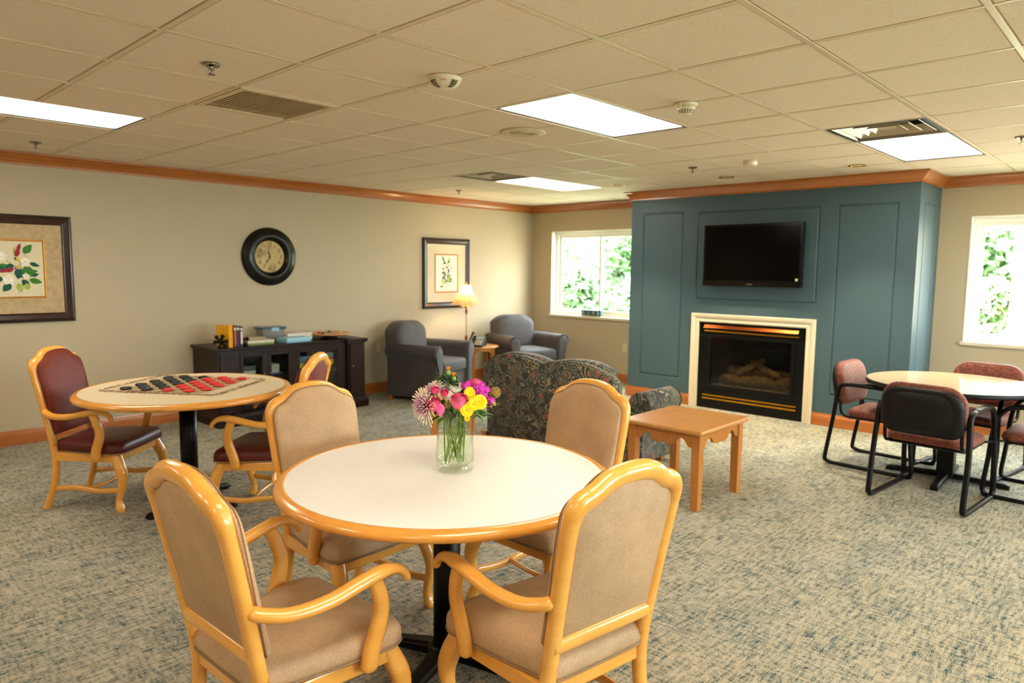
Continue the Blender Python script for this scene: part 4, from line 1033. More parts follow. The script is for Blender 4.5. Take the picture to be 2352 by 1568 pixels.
# ================================================================== MEDIA CABINET
def cabinet():
    t = thing('media_cabinet', 'long dark espresso cabinet with glass doors against the left wall', 'cabinet', (3.705, 6.80, 0))
    # local: x -.825...825, front towards -y
    X = .825; H = .755; yb = .27; yf = -.24; ye = -.29
    xe = .61   # inner edge of the end units
    m = MB(); ol = [(-X-.025, yb), (-X-.025, ye-.02), (-xe+.02, ye-.02), (-xe+.035, yf-.03), (xe-.035, yf-.03), (xe-.02, ye-.02), (X+.025, ye-.02), (X+.025, yb)]
    m.layers(ol, [(.985, H-.04), (.985, H-.028), (1.0, H-.018), (1.0, H-.004), (.996, H), (.9, H)], lambda x, y, h: (x, y, h), (0, 0), smooth=False); m.build('tabletop', 'espresso', t)
    m = MB(); ol = [(-X-.02, yb), (-X-.02, ye-.03), (-xe+.03, ye-.03), (-xe+.04, yf-.035), (xe-.04, yf-.035), (xe-.03, ye-.03), (X+.02, ye-.03), (X+.02, yb)]
    m.layers(ol, [(1.0, 0), (1.0, .075), (.99, .085), (.975, .10), (.97, .12)], lambda x, y, h: (x, y, h), (0, 0), smooth=False); m.build('plinth', 'espresso', t)
    for s in (-1, 1):
        m = MB(); a, b = (xe, X) if s > 0 else (-X, -xe)
        m.box(a, b, ye+.012, yb, .11, H-.03); o = m.build('side_cupboard', 'espresso', t, .003)
        m = MB(); panel_face(m, a+.02, b-.02, .13, .70, [(a+.05, b-.05, .17, .66)], [], lambda u, v, d: (u, ye-.004+d*.6, v))
        m.box(a+.02, b-.02, ye-.003, ye+.012, .13, .70); d = m.build('door', 'espresso', t)
        m = MB(); m.sphere((a+.045 if s > 0 else b-.045, ye-.016, .46), .009, 10, 8); m.build('knob', 'chrome', d)
    m = MB(); m.box(-xe, xe, yb-.012, yb, .11, H-.03); m.box(-xe, xe, yf+.03, yb, .11, .135); m.box(-xe, xe, yf+.03, yb, .415, .43)
    m.box(-.012, .012, yf+.03, yb, .13, H-.03); m.box(-xe, xe, yf+.0, yf+.03, .695, H-.035); m.build('carcass', 'espresso', t)
    dx = [(-.585, -.325), (-.295, -.040), (.020, .272), (.302, .54)]
    for k, (a, b) in enumerate(dx):
        f = .034; z0, z1 = .14, .695; d = MB()
        for q in ((a, a+f, z0, z1), (b-f, b, z0, z1), (a+f, b-f, z0, z0+f), (a+f, b-f, z1-f-.012, z1)): d.box(q[0], q[1], yf, yf+.022, q[2], q[3])
        o = d.build('door', 'espresso', t, .004)
        m = MB(); m.box(a+f-.003, b-f+.003, yf+.010, yf+.013, z0+f-.003, z1-f-.009); m.build('pane', 'glass', o)
        m = MB(); m.sphere((b-.017 if k % 2 == 0 else a+.017, yf-.010, .47), .008, 10, 8); m.build('knob', 'chrome', o)
    for a, b in ((-xe, -.585), (-.325, -.295), (-.040, .020), (.272, .302), (.54, xe)):
        m = MB(); m.box(a, b, yf+.002, yf+.028, .11, .70); m.build('stile', 'espresso', t, .002)
cabinet()
CB = lambda x, y: (3.705+x, 6.80+y)
def boxed(name, label, cat, x, y, z, w, d, h, colour, rz=0, side=None, group=None, lid=None):
    px, py = CB(x, y)
    t = thing(name, label, cat, (px, py, z), rz, group)
    m = MB(); m.box(-w/2, w/2, -d/2, d/2, 0, h*.98); m.build('box_base', cmat('box_'+colour, '#'+colour, .5), t, .002)
    c2 = side or colour
    m = MB(); m.box(-w/2-.0015, w/2+.0015, -d/2-.0015, d/2+.0015, h*.45 if lid else h*.05, h); m.build('box_lid', cmat('box_'+c2, '#'+c2, .5), t, .002)
    return t
# games stored behind the glass doors
inner = [(-.46, .4305, .17, .03, '8f8f86', 'pale grey', 0), (-.46, .4605, .17, .035, 'a8a79c', 'light grey', 0), (-.45, .4955, .16, .05, '4a4f55', 'dark slate', 0), (-.46, .1355, .18, .05, '9a5a7a', 'mauve', 1), (-.46, .1855, .17, .04, '3c6670', 'teal', 1), (-.45, .2255, .17, .05, 'b9bcb2', 'off white', 1),
         (-.17, .4305, .16, .02, '3a4a6a', 'navy', 0), (-.17, .4505, .10, .09, 'a7a69a', 'small grey', 0), (-.17, .1355, .17, .06, '2f4468', 'dark blue', 1), (-.17, .1955, .15, .04, '3a2f2c', 'brown', 1),
         (.15, .4305, .17, .035, '2c3a34', 'dark green', 0), (.15, .4655, .18, .05, 'd8b622', 'yellow', 0), (.15, .5155, .18, .045, '44616e', 'steel blue', 0), (.15, .5605, .17, .03, '5a78a8', 'blue', 0), (.15, .1355, .18, .07, '6a3a3a', 'dark red', 1),
         (.43, .4305, .17, .05, '2a2c34', 'charcoal', 0), (.43, .4805, .18, .05, 'dcb81c', 'yellow', 0), (.43, .5305, .17, .03, 'b04a50', 'red', 0), (.43, .5605, .18, .045, '5c93a8', 'sky blue', 0), (.43, .1355, .17, .08, '3a3f4a', 'grey blue', 1)]
names = ['first', 'second', 'third', 'fourth']
seen = {}
for x, z, w, h, c, cn, low in inner:
    di = min(range(4), key=lambda k: abs([-.455, -.168, .146, .421][k]-x))
    boxed('board_game_box', '%s game box, %s shelf, behind the %s glass cabinet door from the left' % (cn, 'lower' if low else 'upper', names[di]), 'game box', x, .0, z, w, .26, h, c, lid=True, group='board games inside the cabinet')
# things on top
ZT = .7556
def jack(x, y, rz, label):
    px, py = CB(x, y); t = thing('jack_bookend', label, 'bookend', (px, py, ZT), rz, 'black jack-shaped bookends')
    c = Vector((0, 0, .062)); ends = []
    ax = [Vector((.55, .3, .78)), Vector((-.62, .2, .72)), Vector((.2, -.95, .1))]
    m = MB()
    for a in ax:
        a.normalize()
        for s in (-1, 1):
            e = c+a*s*.062
            if e.z < .0205: e.z = .0196
            m.tube([c, e], [.016, .011], 10); ends.append(e)
    m.sphere(c, .022, 12, 8); m.build('arms', 'black_metal', t)
    m = MB()
    for e in ends: m.sphere(e, .0195, 12, 8)
    m.build('balls', 'black_metal', t)
jack(-.765, -.235, .3, 'black jack-shaped bookend left of the yellow book')
jack(-.545, -.175, .9, 'black jack-shaped bookend right of the upright dark books')
def book(x, y, rz, w, d, h, cover, label, band=None, group='books standing on the cabinet'):
    px, py = CB(x, y); t = thing('book', label, 'book', (px, py, ZT), rz, group)
    # spine towards -y
    m = MB(); m.box(-w/2, -w/2+.003, -d/2, d/2, 0, h); m.box(w/2-.003, w/2, -d/2, d/2, 0, h); m.box(-w/2, w/2, -d/2-.003, -d/2, 0, h); m.build('cover', cmat('cover_'+cover, '#'+cover, .4), t, .001)
    m = MB(); m.box(-w/2+.003, w/2-.003, -d/2, d/2-.004, .003, h-.004); m.build('pages', 'paper_white', t)
    if band:
        m = MB(); m.box(-w/2+.002, w/2-.002, -d/2-.0042, -d/2-.003, h*.15, h*.75); m.build('spine_label', cmat('band_'+band, '#'+band, .5), t)
        m = MB(); m.box(-w/2+.002, w/2-.002, -d/2-.0042, -d/2-.003, h*.80, h*.92); m.build('spine_title', cmat('title_cream', '#c9c2b0', .5), t)
book(-.700, -.17, math.radians(20), .05, .155, .215, 'e0a010', 'thick bright yellow book standing at the left end of the cabinet')
book(-.635, -.175, math.radians(4), .028, .14, .205, '7d2420', 'red book standing right beside the yellow book', 'a04a3a')
book(-.606, -.178, math.radians(4), .030, .14, .205, '1d1a1c', 'black book with a pale spine title, standing between red and striped books', '2a2630')
book(-.575, -.180, math.radians(4), .026, .14, .200, '241d1e', 'black book with pink and white spine, rightmost of the upright books', 'd0b6b4')
boxed('board_game_box', 'flat green and cream game box lying on the cabinet right of the books', 'game box', -.345, -.115, ZT, .27, .19, .045, '6b7a32', math.radians(-3), 'cdc3a6', 'game boxes on the cabinet', True)
boxed('board_game_box', 'older tan game box behind the green and cream one', 'game box', -.36, .10, ZT, .32, .20, .055, 'a08a68', math.radians(2), 'b3a07c', 'game boxes on the cabinet', True)
boxed('puzzle_box', 'light blue puzzle box at the front of the cabinet under the white box', 'puzzle box', .055, -.125, ZT, .29, .19, .048, '78b4c8', math.radians(4), '9cc9d6', 'game boxes on the cabinet', True)
boxed('board_game_box', 'white game box with a dark end mark behind the light blue puzzle box', 'game box', .175, .06, ZT, .30, .19, .075, 'c9c2b2', math.radians(3), 'd5cdbc', 'game boxes on the cabinet', True)
def bin_():
    px, py = CB(-.085, .10); t = thing('storage_bin', 'clear plastic storage bin with blue lid on the cabinet', 'storage bin', (px, py, ZT+.0))
    def rr(q): return rrect(-.13*q, .13*q, -.085*q, .085*q, .02, 3)
    m = MB(); m.rings([[(x, y, z) for x, y in rr(q)] for z, q in ((0, .82), (.003, .84), (.13, 1.0))], cap1=False); m.build('tub', 'bin_plastic', t)
    m = MB(); m.rings([[(x, y, z) for x, y in rr(q)] for z, q in ((.128, 1.05), (.132, 1.10), (.142, 1.12), (.148, 1.0))]); m.build('lid', cmat('bin_lid_blue', '#2f5a6e', .35), t)
    for s in (1,):
        m = MB(); m.box(-.04, .045, -.102, -.092, .108, .146); m.build('latch', cmat('bin_latch', '#86b5c0', .35), t, .002)
M['bin_plastic'] = plain('clear_tub_plastic', '#b9b8b4', .2); M['bin_plastic'].node_tree.nodes['Principled BSDF'].inputs['Transmission Weight'].default_value = .55
bin_()
px, py = CB(-.085, .10)
pc = [('e0506a', 'pink'), ('e8a020', 'orange'), ('3f8a3a', 'green'), ('a82a3a', 'red'), ('e9d04a', 'yellow')]
for k, (c, n) in enumerate(pc*3):
    a = k*2.4; r = .018+.0045*k; cn = '%s toy piece inside the clear storage bin' % n
    m = MB(); x, y, z = px+r*math.cos(a)*1.3, py-.01+r*math.sin(a)*.75, ZT+.012+.024*(k//5)
    m.box(-.019, .019, -.015, .015, -.010, .010); o = m.build('toy_piece', cmat('toy_'+c, '#'+c, .4), None, .003); o.location = (x, y, z); o.rotation_euler = (0, 0, a)
    tag(o, cn, 'toy', 'toy pieces in the storage bin')
def board():
    px, py = CB(.545, -.02); t = thing('game_board', 'round light wooden game board on a dark turntable, right end of the cabinet', 'board game', (px, py, ZT))
    m = MB(); m.lathe([(.09, 0), (.085, .012), (.05, .018), (.045, .03), (.08, .036)], 32); m.build('turntable', 'espresso', t)
    m = MB(); m.lathe([(.20, .036), (.228, .044), (.232, .052), (.228, .058), (.20, .056), (.19, .052), (.001, .052)], 48); m.build('board', 'board_wood', t)
    for i, (a, c, n) in enumerate(((200, '2d4a50', 'teal'), (150, 'c03020', 'red'), (330, 'e0aa20', 'yellow'), (60, '2f5a1c', 'green'))):
        g = thing('game_piece', '%s cluster of pegs on the round wooden game board' % n, 'game piece', (px+.11*math.cos(math.radians(a)), py+.11*math.sin(math.radians(a)), ZT+.0522), 0, 'coloured pegs on the game board')
        m = MB()
        m.lathe([(.02, 0), (.022, .008), (.016, .014), (.006, .02), (.001, .022)], 14)
        m.build('peg', cmat('peg_'+c, '#'+c, .35), g)
M['board_wood'] = wood('light_board_wood', '#b07c42', '#cf9a5c', .4, .3)
board()

# ================================================================== CHECKERS
def checkers():
    cx, cy, z = 1.845, 4.645, .7606
    ph, qh = Vector((.815, .580, 0)), Vector((.580, -.815, 0)); s = .0705
    ang = math.atan2(.580, .815)
    t = thing('checkers_mat', 'woven tan checkers mat with fringed ends lying on the left round table', 'mat', (cx, cy, z), ang)
    # local x = p direction, local y = -q direction
    hx, hy = .30, .375
    m = MB(); n = 30; R = []
    for i in range(n+1):
        u = -hx+2*hx*i/n
        R.append([(u, -hy+2*hy*j/24, .004+.0012*math.sin(i*1.9+j*2.3)) for j in range(25)])
    m.rings(R, closed=False, cap0=False, cap1=False)
    R = [[(x, y, -.0002) for x, y in ((-hx, -hy), (hx, -hy), (hx, hy), (-hx, hy))], [(x, y, .004) for x, y in ((-hx, -hy), (hx, -hy), (hx, hy), (-hx, hy))]]
    m.rings(R, cap1=False, smooth=False); m.build('woven_panel', 'jute', t)
    rnd = random.Random(3); m = MB(); m2 = MB()
    for sx in (-1, 1):
        for k in range(150):
            y = -hy+2*hy*(k+.5)/150; l = .018+.012*rnd.random(); dy = rnd.uniform(-.006, .006)
            tgt = m2 if rnd.random() < .3 else m
            tgt.tube([(sx*(hx-.004), y, .004), (sx*(hx+l*.5), y+dy*.5, .006+.004*rnd.random()), (sx*(hx+l), y+dy, .0025)], .0018, 4)
    for sy in (-1, 1):
        for k in range(120):
            x = -hx+2*hx*(k+.5)/120; l = .016+.014*rnd.random(); dx = rnd.uniform(-.006, .006)
            tgt = m2 if rnd.random() < .35 else m
            tgt.tube([(x, sy*(hy-.004), .004), (x+dx*.5, sy*(hy+l*.5), .006+.005*rnd.random()), (x+dx, sy*(hy+l), .0025)], .0018, 4)
    m.build('fringe', 'jute', t)['kind'] = 'stuff'; m2.build('dark_fringe', 'jute_dark', t)['kind'] = 'stuff'
    # black squares of the board pattern
    m = MB()
    for i in range(8):
        for j in range(8):
            if (i+j) % 2 == 0:
                x0, y0 = (i-4)*s, (j-4)*s; m.add([(x0, y0, .0063), (x0+s, y0, .0063), (x0+s, y0+s, .0063), (x0, y0+s, .0063)], [(0, 1, 2, 3)])
    m.build('square_pattern', 'jute_green', t)
    protos = {}
    for i in range(8):
        for j in range(8):
            if (i+j) % 2 == 0: continue
            lx, ly = (i-3.5)*s, (j-3.5)*s
            c, sn = math.cos(ang), math.sin(ang); wx, wy = cx+c*lx-sn*ly, cy+sn*lx+c*ly
            kind = 'black' if j >= 4 else 'red'
            lab = '%s checker on the woven mat' % kind
            row = {7: 'outermost row towards the wall', 6: 'second row from the wall side', 5: 'third row from the wall side', 4: 'last black row beside the red ones', 3: 'first red row beside the black ones', 2: 'second red row', 1: 'third red row', 0: 'outermost red row, nearest the camera'}[j]
            pos = ['leftmost', 'second from the left', 'third from the left', 'rightmost'][i//2]
            lab = 'round %s checker, %s in the %s' % (kind, pos, row)
            if kind not in protos:
                o = thing('checker', lab, 'checker', (wx, wy, z+.0066), 0, 'large %s checkers on the mat' % kind)
                m = MB(); m.lathe([(.032, 0), (.0345, .002), (.0345, .010), (.032, .0125), (.0245, .0125), (.0235, .0105), (.001, .0105)], 28); m.build('disc', 'chk_'+kind, o)
                m = MB()
                for r in (.0285,): m.tube([(r*math.cos(2*PI*k/24), r*math.sin(2*PI*k/24), .0125) for k in range(24)], .0012, 5, loop=True)
                m.build('ridge', 'chk_'+kind, o); protos[kind] = o
            else:
                o = copy_tree(protos[kind]); o.location = (wx, wy, z+.0066); o['label'] = lab
M['jute'] = heather('woven_jute', '#b39a74', '#d2bd96', 240, .95, .6); M['jute_dark'] = plain('dark_jute_yarn', '#6b5d48', .95); M['jute_green'] = plain('printed_square', '#a8966f', .95, 0, .2, 0, .15, 90)
M['chk_black'] = plain('black_checker_plastic', '#1c1d1c', .4); M['chk_red'] = plain('red_checker_plastic', '#cf2a1c', .4)
checkers()

# ================================================================== WALL THINGS
def wall_frame(name, label, cx, z0, z1, w, light, kind):
    """hangs on the left wall; local x along the wall, local -y into the room"""
    t = thing(name, label, 'picture', (cx, WL, z0)); h = z1-z0; hw = w/2
    prof = [(0, 0), (0, -.022), (.012, -.034), (.022, -.036), (.03, -.028), (.036, -.026), (.062, -.018), (.07, -.020), (.078, -.014), (.078, 0)]
    R = [[(-hw+q, d, q), (hw-q, d, q), (hw-q, d, h-q), (-hw+q, d, h-q)] for q, d in prof]
    m = MB()
    for k in range(len(R)-1):
        for j in range(4):
            n = (j+1) % 4; m.add([R[k][j], R[k][n], R[k+1][n], R[k+1][j]], [(0, 1, 2, 3)], 0 if k not in (0, 1, 2) else 1)
    m.build('frame', ['frame_dark', 'frame_black'], t)
    a = .205; ix, iz0, iz1 = hw-a, a+.005, h-a-.005
    iz0, iz1 = .205, h-.205
    m = MB()
    R = [[(-hw+.076, -.012, .076), (hw-.076, -.012, .076), (hw-.076, -.012, h-.076), (-hw+.076, -.012, h-.076)], [(-ix, -.012, iz0), (ix, -.012, iz0), (ix, -.012, iz1), (-ix, -.012, iz1)]]
    for j in range(4):
        n = (j+1) % 4; m.add([R[0][j], R[0][n], R[1][n], R[1][j]], [(0, 1, 2, 3)])
    m.build('mat', 'mat_board_light' if light else 'mat_board', t)
    g = .016; m = MB(); ps = [(0, -.012), (.002, -.019), (g*.6, -.020), (g, -.012)]
    R = [[(-ix+q, d, iz0+q), (ix-q, d, iz0+q), (ix-q, d, iz1-q), (-ix+q, d, iz1-q)] for q, d in ps]
    for k in range(3):
        for j in range(4):
            n = (j+1) % 4; m.add([R[k][j], R[k][n], R[k+1][n], R[k+1][j]], [(0, 1, 2, 3)])
    m.build('inner_fillet', 'gold', t)
    m = MB(); m.add([(-ix+g, -.011, iz0+g), (ix-g, -.011, iz0+g), (ix-g, -.011, iz1-g), (-ix+g, -.011, iz1-g)], [(0, 1, 2, 3)]); pr = m.build('print', 'paper_white' if light else 'paper', t)
    # painted plant, flat ink on the paper
    mats = ['ink_green', 'ink_dark', 'ink_red', 'ink_white', 'ink_brown', 'ink_yellow', 'ink_blue', 'ink_lime']
    m = MB(); zc = h/2; e = [0.]
    def put(pts, mi):
        e[0] += .00003; m.add([(x, -.0112-e[0], zc+z) for x, z in pts], [tuple(range(len(pts)))], mi)
    def leaf(x, z, a, l, w_, mi):
        a = math.radians(a); pts = []
        for k in range(9): u = k/8; pts.append((u*l, w_*math.sin(PI*u**.8)*.5))
        for k in range(7, 0, -1): u = k/8; pts.append((u*l, -w_*math.sin(PI*u**.8)*.5))
        put([(x+p*math.cos(a)-q*math.sin(a), z+p*math.sin(a)+q*math.cos(a)) for p, q in pts], mi)
    def stem(pts, w_, mi):
        pp = cr([(a, b, 0) for a, b in pts], 4)
        for p, q in zip(pp[:-1], pp[1:]):
            d = Vector((q[0]-p[0], q[1]-p[1])); n = Vector((-d.y, d.x)).normalized()*w_
            put([(p[0]+n.x, p[1]+n.y), (p[0]-n.x, p[1]-n.y), (q[0]-n.x, q[1]-n.y), (q[0]+n.x, q[1]+n.y)], mi)
    def flower(x, z, r, mi, c=5, n=5):
        for k in range(n): a = 360*k/n+17; leaf(x, z, a, r, r*.75, mi)
        leaf(x-.004, z, 0, .01, .008, c)
    if kind == 'bird':
        stem([(.0, -.2), (.03, -.15), (.04, -.08), (.03, .0), (.02, .08)], .0022, 4); stem([(.04, -.08), (.09, -.02), (.08, .06), (.05, .15)], .0018, 4); stem([(.03, 0), (-.05, .05), (-.12, .12)], .0018, 4)
        for a in ((-.04, .0, 160, .09, .05, 0), (.05, .13, 50, .10, .06, 0), (.09, .05, -20, .08, .035, 1), (.03, .0, 250, .09, .08, 1), (.05, .02, 300, .1, .08, 0), (-.02, .03, 200, .07, .05, 1), (.07, -.03, 10, .08, .04, 0),
                  (-.10, -.08, 190, .06, .045, 1), (-.05, -.12, 230, .09, .06, 1), (.0, -.12, 290, .08, .05, 7), (.03, -.09, 310, .09, .05, 1), (.08, -.09, -15, .10, .05, 0), (.1, -.06, 20, .06, .03, 1), (-.13, .07, 200, .07, .035, 1), (-.08, .04, 215, .07, .04, 0),
                  (.0, .1, 95, .05, .03, 0), (-.14, .14, 130, .08, .025, 4), (-.02, .13, 75, .06, .018, 7), (.06, -.12, 280, .06, .05, 7), (-.09, -.0, 170, .05, .03, 1)): leaf(*a)
        for a in ((-.10, .10, .045, 3), (-.06, -.09, .05, 3), (.06, .06, .045, 3), (.06, -.06, .03, 3)): flower(*a)
        for x, z, a in ((.0, .10, 78), (-.02, .0, 195)):   # two small birds
            leaf(x, z, a, .085, .038, 2); leaf(x+.05*math.cos(math.radians(a)), z+.05*math.sin(math.radians(a)), a-6, .07, .03, 2)
            leaf(x, z, a+180, .032, .034, 6); leaf(x-.01*math.cos(math.radians(a)), z, a+215, .05, .022, 5)
    else:
        stem([(-.01, -.2), (.02, -.1), (.0, 0), (-.03, .1), (-.05, .18)], .0022, 4); stem([(.0, 0), (.06, .08), (.08, .16)], .0018, 4)
        rr = random.Random(5)
        for k in range(34):
            u = rr.random(); z = -.17+.34*u; x = .02*math.sin(z*14)-.02*u+rr.uniform(-.085, .085)*(1-.5*abs(u-.5))
            leaf(x, z, rr.choice((20, 60, 120, 160, 200, 250, 300, 340))+rr.uniform(-15, 15), rr.uniform(.04, .085), rr.uniform(.015, .035), rr.choice((0, 1, 6, 7, 1)))
        for x, z in ((.04, -.06), (.05, -.01), (-.03, -.09)): leaf(x, z, 270, .06, .045, 7)
        for x, z in ((-.04, .09), (.05, .07), (0, .02)): flower(x, z, .03, 3)
    m.build('painted_plant', mats, pr)
for n, c in (('ink_green', '#3f7a34'), ('ink_dark', '#27584a'), ('ink_red', '#9c3440'), ('ink_white', '#efe3cf'), ('ink_brown', '#8a5a48'), ('ink_yellow', '#d2b02a'), ('ink_blue', '#3c5484'), ('ink_lime', '#a3b254')): M[n] = plain(n, c, .85, 0, .2, 0, .2, 60)
wall_frame('framed_picture', 'framed botanical print with red birds, cut by the left edge of the photo', 1.467, 1.037, 1.942, .822, False, 'bird')
wall_frame('framed_picture', 'framed botanical print behind the lit table lamp', 6.240, 1.005, 1.922, .822, True, 'plant')
def clock():
    t = thing('wall_clock', 'round wall clock with thick black frame and aged cream face', 'clock', (3.725, WL, 1.635))
    m = MB(); n = 64
    prof = [(.300, 0), (.308, -.014), (.305, -.030), (.292, -.042), (.280, -.045), (.262, -.056), (.240, -.068), (.215, -.072), (.196, -.066), (.188, -.056), (.180, -.050), (.172, -.040), (.168, -.026)]
    m.rings([[(r*math.cos(2*PI*k/n), d, r*math.sin(2*PI*k/n)) for k in range(n)] for r, d in prof], cap0=False, cap1=False); m.build('frame', 'clock_black', t)
    m = MB(); m.rings([[(r*math.cos(2*PI*k/n), -.024, r*math.sin(2*PI*k/n)) for k in range(n)] for r in (.170, .001)], cap0=False, smooth=False); m.build('dial', 'dial', t)
    for k in range(1, 13):
        a = math.radians(90-30*k); cx, cz = .126*math.cos(a), .126*math.sin(a)
        text_mesh(str(k), .052, 'numeral', 'ink_num', t, lambda x, y, z, cx=cx, cz=cz: (cx+x, -.0246-z, cz+y), .0003)
    for a, l, w in ((math.radians(90-347), .085, .007), (math.radians(90-210), .125, .005)):
        m = MB(); c, s = math.cos(a), math.sin(a)
        pts = [(-.03, .4), (-.03, -.4), (.0, -1), (.25*l, -.6), (.45*l, -1.3), (.6*l, -.5), (l, 0), (.6*l, .5), (.45*l, 1.3), (.25*l, .6), (0, 1)]
        m.add([(c*p-s*q*w, -.0275, s*p+c*q*w) for p, q in pts]+[(c*p-s*q*w, -.0265, s*p+c*q*w) for p, q in pts], [tuple(range(11)), tuple(range(21, 10, -1))]); m.build('hand', 'ink_num', t)
    m = MB(); m.sphere((0, -.029, 0), .008, 10, 6); m.build('hub', 'ink_num', t)
M['clock_black'] = plain('glossy_black_lacquer', '#0a0906', .3, 0, .3, .1); M['ink_num'] = plain('faded_black_ink', '#3a2a14', .7)
m_, nt_, b_ = newmat('aged_clock_face'); mp_ = coords(nt_); n_ = noise(nt_, mp_, 7, 4); r_ = ramp(nt_, n_, 'Fac', [(.35, S('#8a6a30')), (.5, S('#b59a55')), (.7, S('#c0a868'))]); L(nt_, r_, 'Color', b_, 'Base Color'); b_.inputs['Roughness'].default_value = .4; M['dial'] = m_
clock()
# letter blocks on the sill
for k, ch in enumerate('LIVE'):
    y = 6.122-.084*k; t = thing('letter_block', 'dark teal letter block %s, standing on the left window sill' % ch, 'letter block', (WF+.02, y, .8805), -PI/2, 'letter blocks on the window sill')
    m = MB(); m.box(-.040, .040, -.016, .016, 0, .086); m.build('block', cmat('block_teal', '#33636a', .6), t, .002)
    m = MB(); m.box(-.041, .041, -.017, .0165, -.0005, .006); m.build('base_edge', cmat('block_edge', '#b98a50', .6), t)
    text_mesh(ch, .072, 'letter', 'paper_white', t, lambda x, y, z: (x, -.0165-z, .047+y), .0005)
# ================================================================== VASE AND FLOWERS
VX, VY, VZ = 1.791, 1.987, .7605
RE = Vector((.743, -.669, 0)); RC = Vector((-.669, -.743, 0))     # sideways and towards the sitter's side of the bunch
def fl(name, label, cat='flower', group='cut flowers in the vase'):
    return thing(name, label, cat, (VX, VY, VZ), 0, group)
def P(a, d, z): return RE*a+RC*d+Vector((0, 0, z))       # bunch coordinates: sideways, forwards, height above the table
def vase():
    t = thing('glass_vase', 'clear glass cylinder vase half filled with water on the near table', 'vase', (VX, VY, VZ))
    outer = [(.060, 0), (.069, .002), (.0715, .010), (.0705, .020), (.0675, .026), (.0675, .030), (.0735, .040), (.0745, .055), (.0725, .085), (.0700, .13), (.0695, .17), (.0715, .21), (.0755, .242)]
    inner = [(.0735, .242), (.0690, .21), (.0670, .17), (.0675, .13), (.0700, .085), (.0718, .055), (.0705, .042), (.064, .033), (.050, .017), (.001, .015)]
    m = MB(); n = 56; c = outer+[(.0752, .2436), (.0738, .2436)]+inner
    m.lathe(c, n, cap0=True, cap1=True); m.build('glass', 'vase', t)
    wt = [(.001, .0155), (.0499, .0175), (.0639, .0335), (.0704, .0425), (.0717, .055), (.0699, .085), (.0674, .13), (.0671, .157), (.0655, .156), (.001, .156)]
    m = MB(); m.lathe(wt, n); m.build('water', 'water', t)
vase()
FS = random.Random(11)
def stem_to(t, top, foot, r=.0022, mat='stem', via=None):
    # passes through the neck of the vase
    neck = via if via is not None else top*0+Vector((0, 0, .235))+Vector((top.x, top.y, 0))*min(1, .045/max(.045, Vector((top.x, top.y, 0)).length))
    pts = cr([tuple(foot), tuple(foot.lerp(neck, .5)+Vector((0, 0, .0))), tuple(neck), tuple(neck.lerp(top, .5)+Vector((0, 0, .008))), tuple(top)], 5)
    m = MB(); m.tube(pts, r, 7); m.build('stem', mat, t)
def foot(k):
    a = k*2.3; r = .018+.03*((k*37) % 10)/10; return Vector((r*math.cos(a), r*math.sin(a), .030+.004*(k % 4)))
def blade(mb, base, d, up, l, w, mi=0, cup=.15, bend=.2, n=6, fold=.12, blunt=False):
    """leaf or petal blade"""
    d = d.normalized(); s = d.cross(up)
    if s.length < 1e-3: s = Vector((1, 0, 0))
    s.normalize(); nrm = s.cross(d).normalized(); R = []
    for i in range(n+1):
        u = i/n; ww = w*math.sin(PI*min(.98, .04+u*.96)**.75)*.5
        if blunt: ww = w*.5*(.35+.65*min(1, u*1.8))*(1 if u < .8 else math.sqrt(max(.02, 1-((u-.8)/.2)**2)))
        c = base+d*(l*u)+nrm*(-bend*l*u*u)
        R.append([c-s*ww+nrm*ww*fold*3, c-s*ww*.5+nrm*ww*fold, c, c+s*ww*.5+nrm*ww*fold, c+s*ww+nrm*ww*fold*3])
    mb.rings(R, closed=False, cap0=False, cap1=False, mi=mi)
def leaves(t, spec, mat='leaf'):
    for b, d, l, w in spec:
        m = MB(); blade(m, b, d, Vector((0, 0, 1)), l, w, n=8); m.build('leaf', mat, t)
def rose(t, c, d, r, mat='rose', open_=1.0, name='petal'):
    """layered spiral bloom; c centre of base, d axis"""
    d = d.normalized(); u = d.cross(Vector((0, 0, 1))); u = u.normalized() if u.length > .1 else Vector((1, 0, 0)); v = d.cross(u)
    N = 26
    for k in range(N):
        q = k/(N-1); a0 = k*2.4; rr = r*(.13+.87*q**.75); h = r*(1.95-.30*q*q); wid = .70+.40*q
        m = MB(); R = []
        for i in range(7):
            s = i/6; ring = []
            rad = rr*(.40+.60*math.sin(min(1, s*1.7)*PI/2)**.9)*(1-.10*s*s+.20*open_*q**3*max(0, s-.72)*3.5)
            for j in range(9):
                w = -1+2*j/8; a = a0+w*wid*(1.0 if s > .2 else .7)
                edge = 1-.10*abs(w)**3
                zz = h*s*edge-(.10*r*q*q if s > .9 else 0); ra = rad+.03*r*math.sin(w*5+k)*s
                ring.append(c+d*zz+u*(ra*math.cos(a))+v*(ra*math.sin(a)))
            R.append(ring)
        m.rings(R, closed=False, cap0=False, cap1=False); m.build(name, mat, t)
    m = MB()
    for k in range(5):
        a = k*2*PI/5; e = u*math.cos(a)+v*math.sin(a); blade(m, c-d*.002, (e*.8+d*.6), d, r*.9, r*.35, bend=.3)
    m.build('sepal', 'leaf', t)
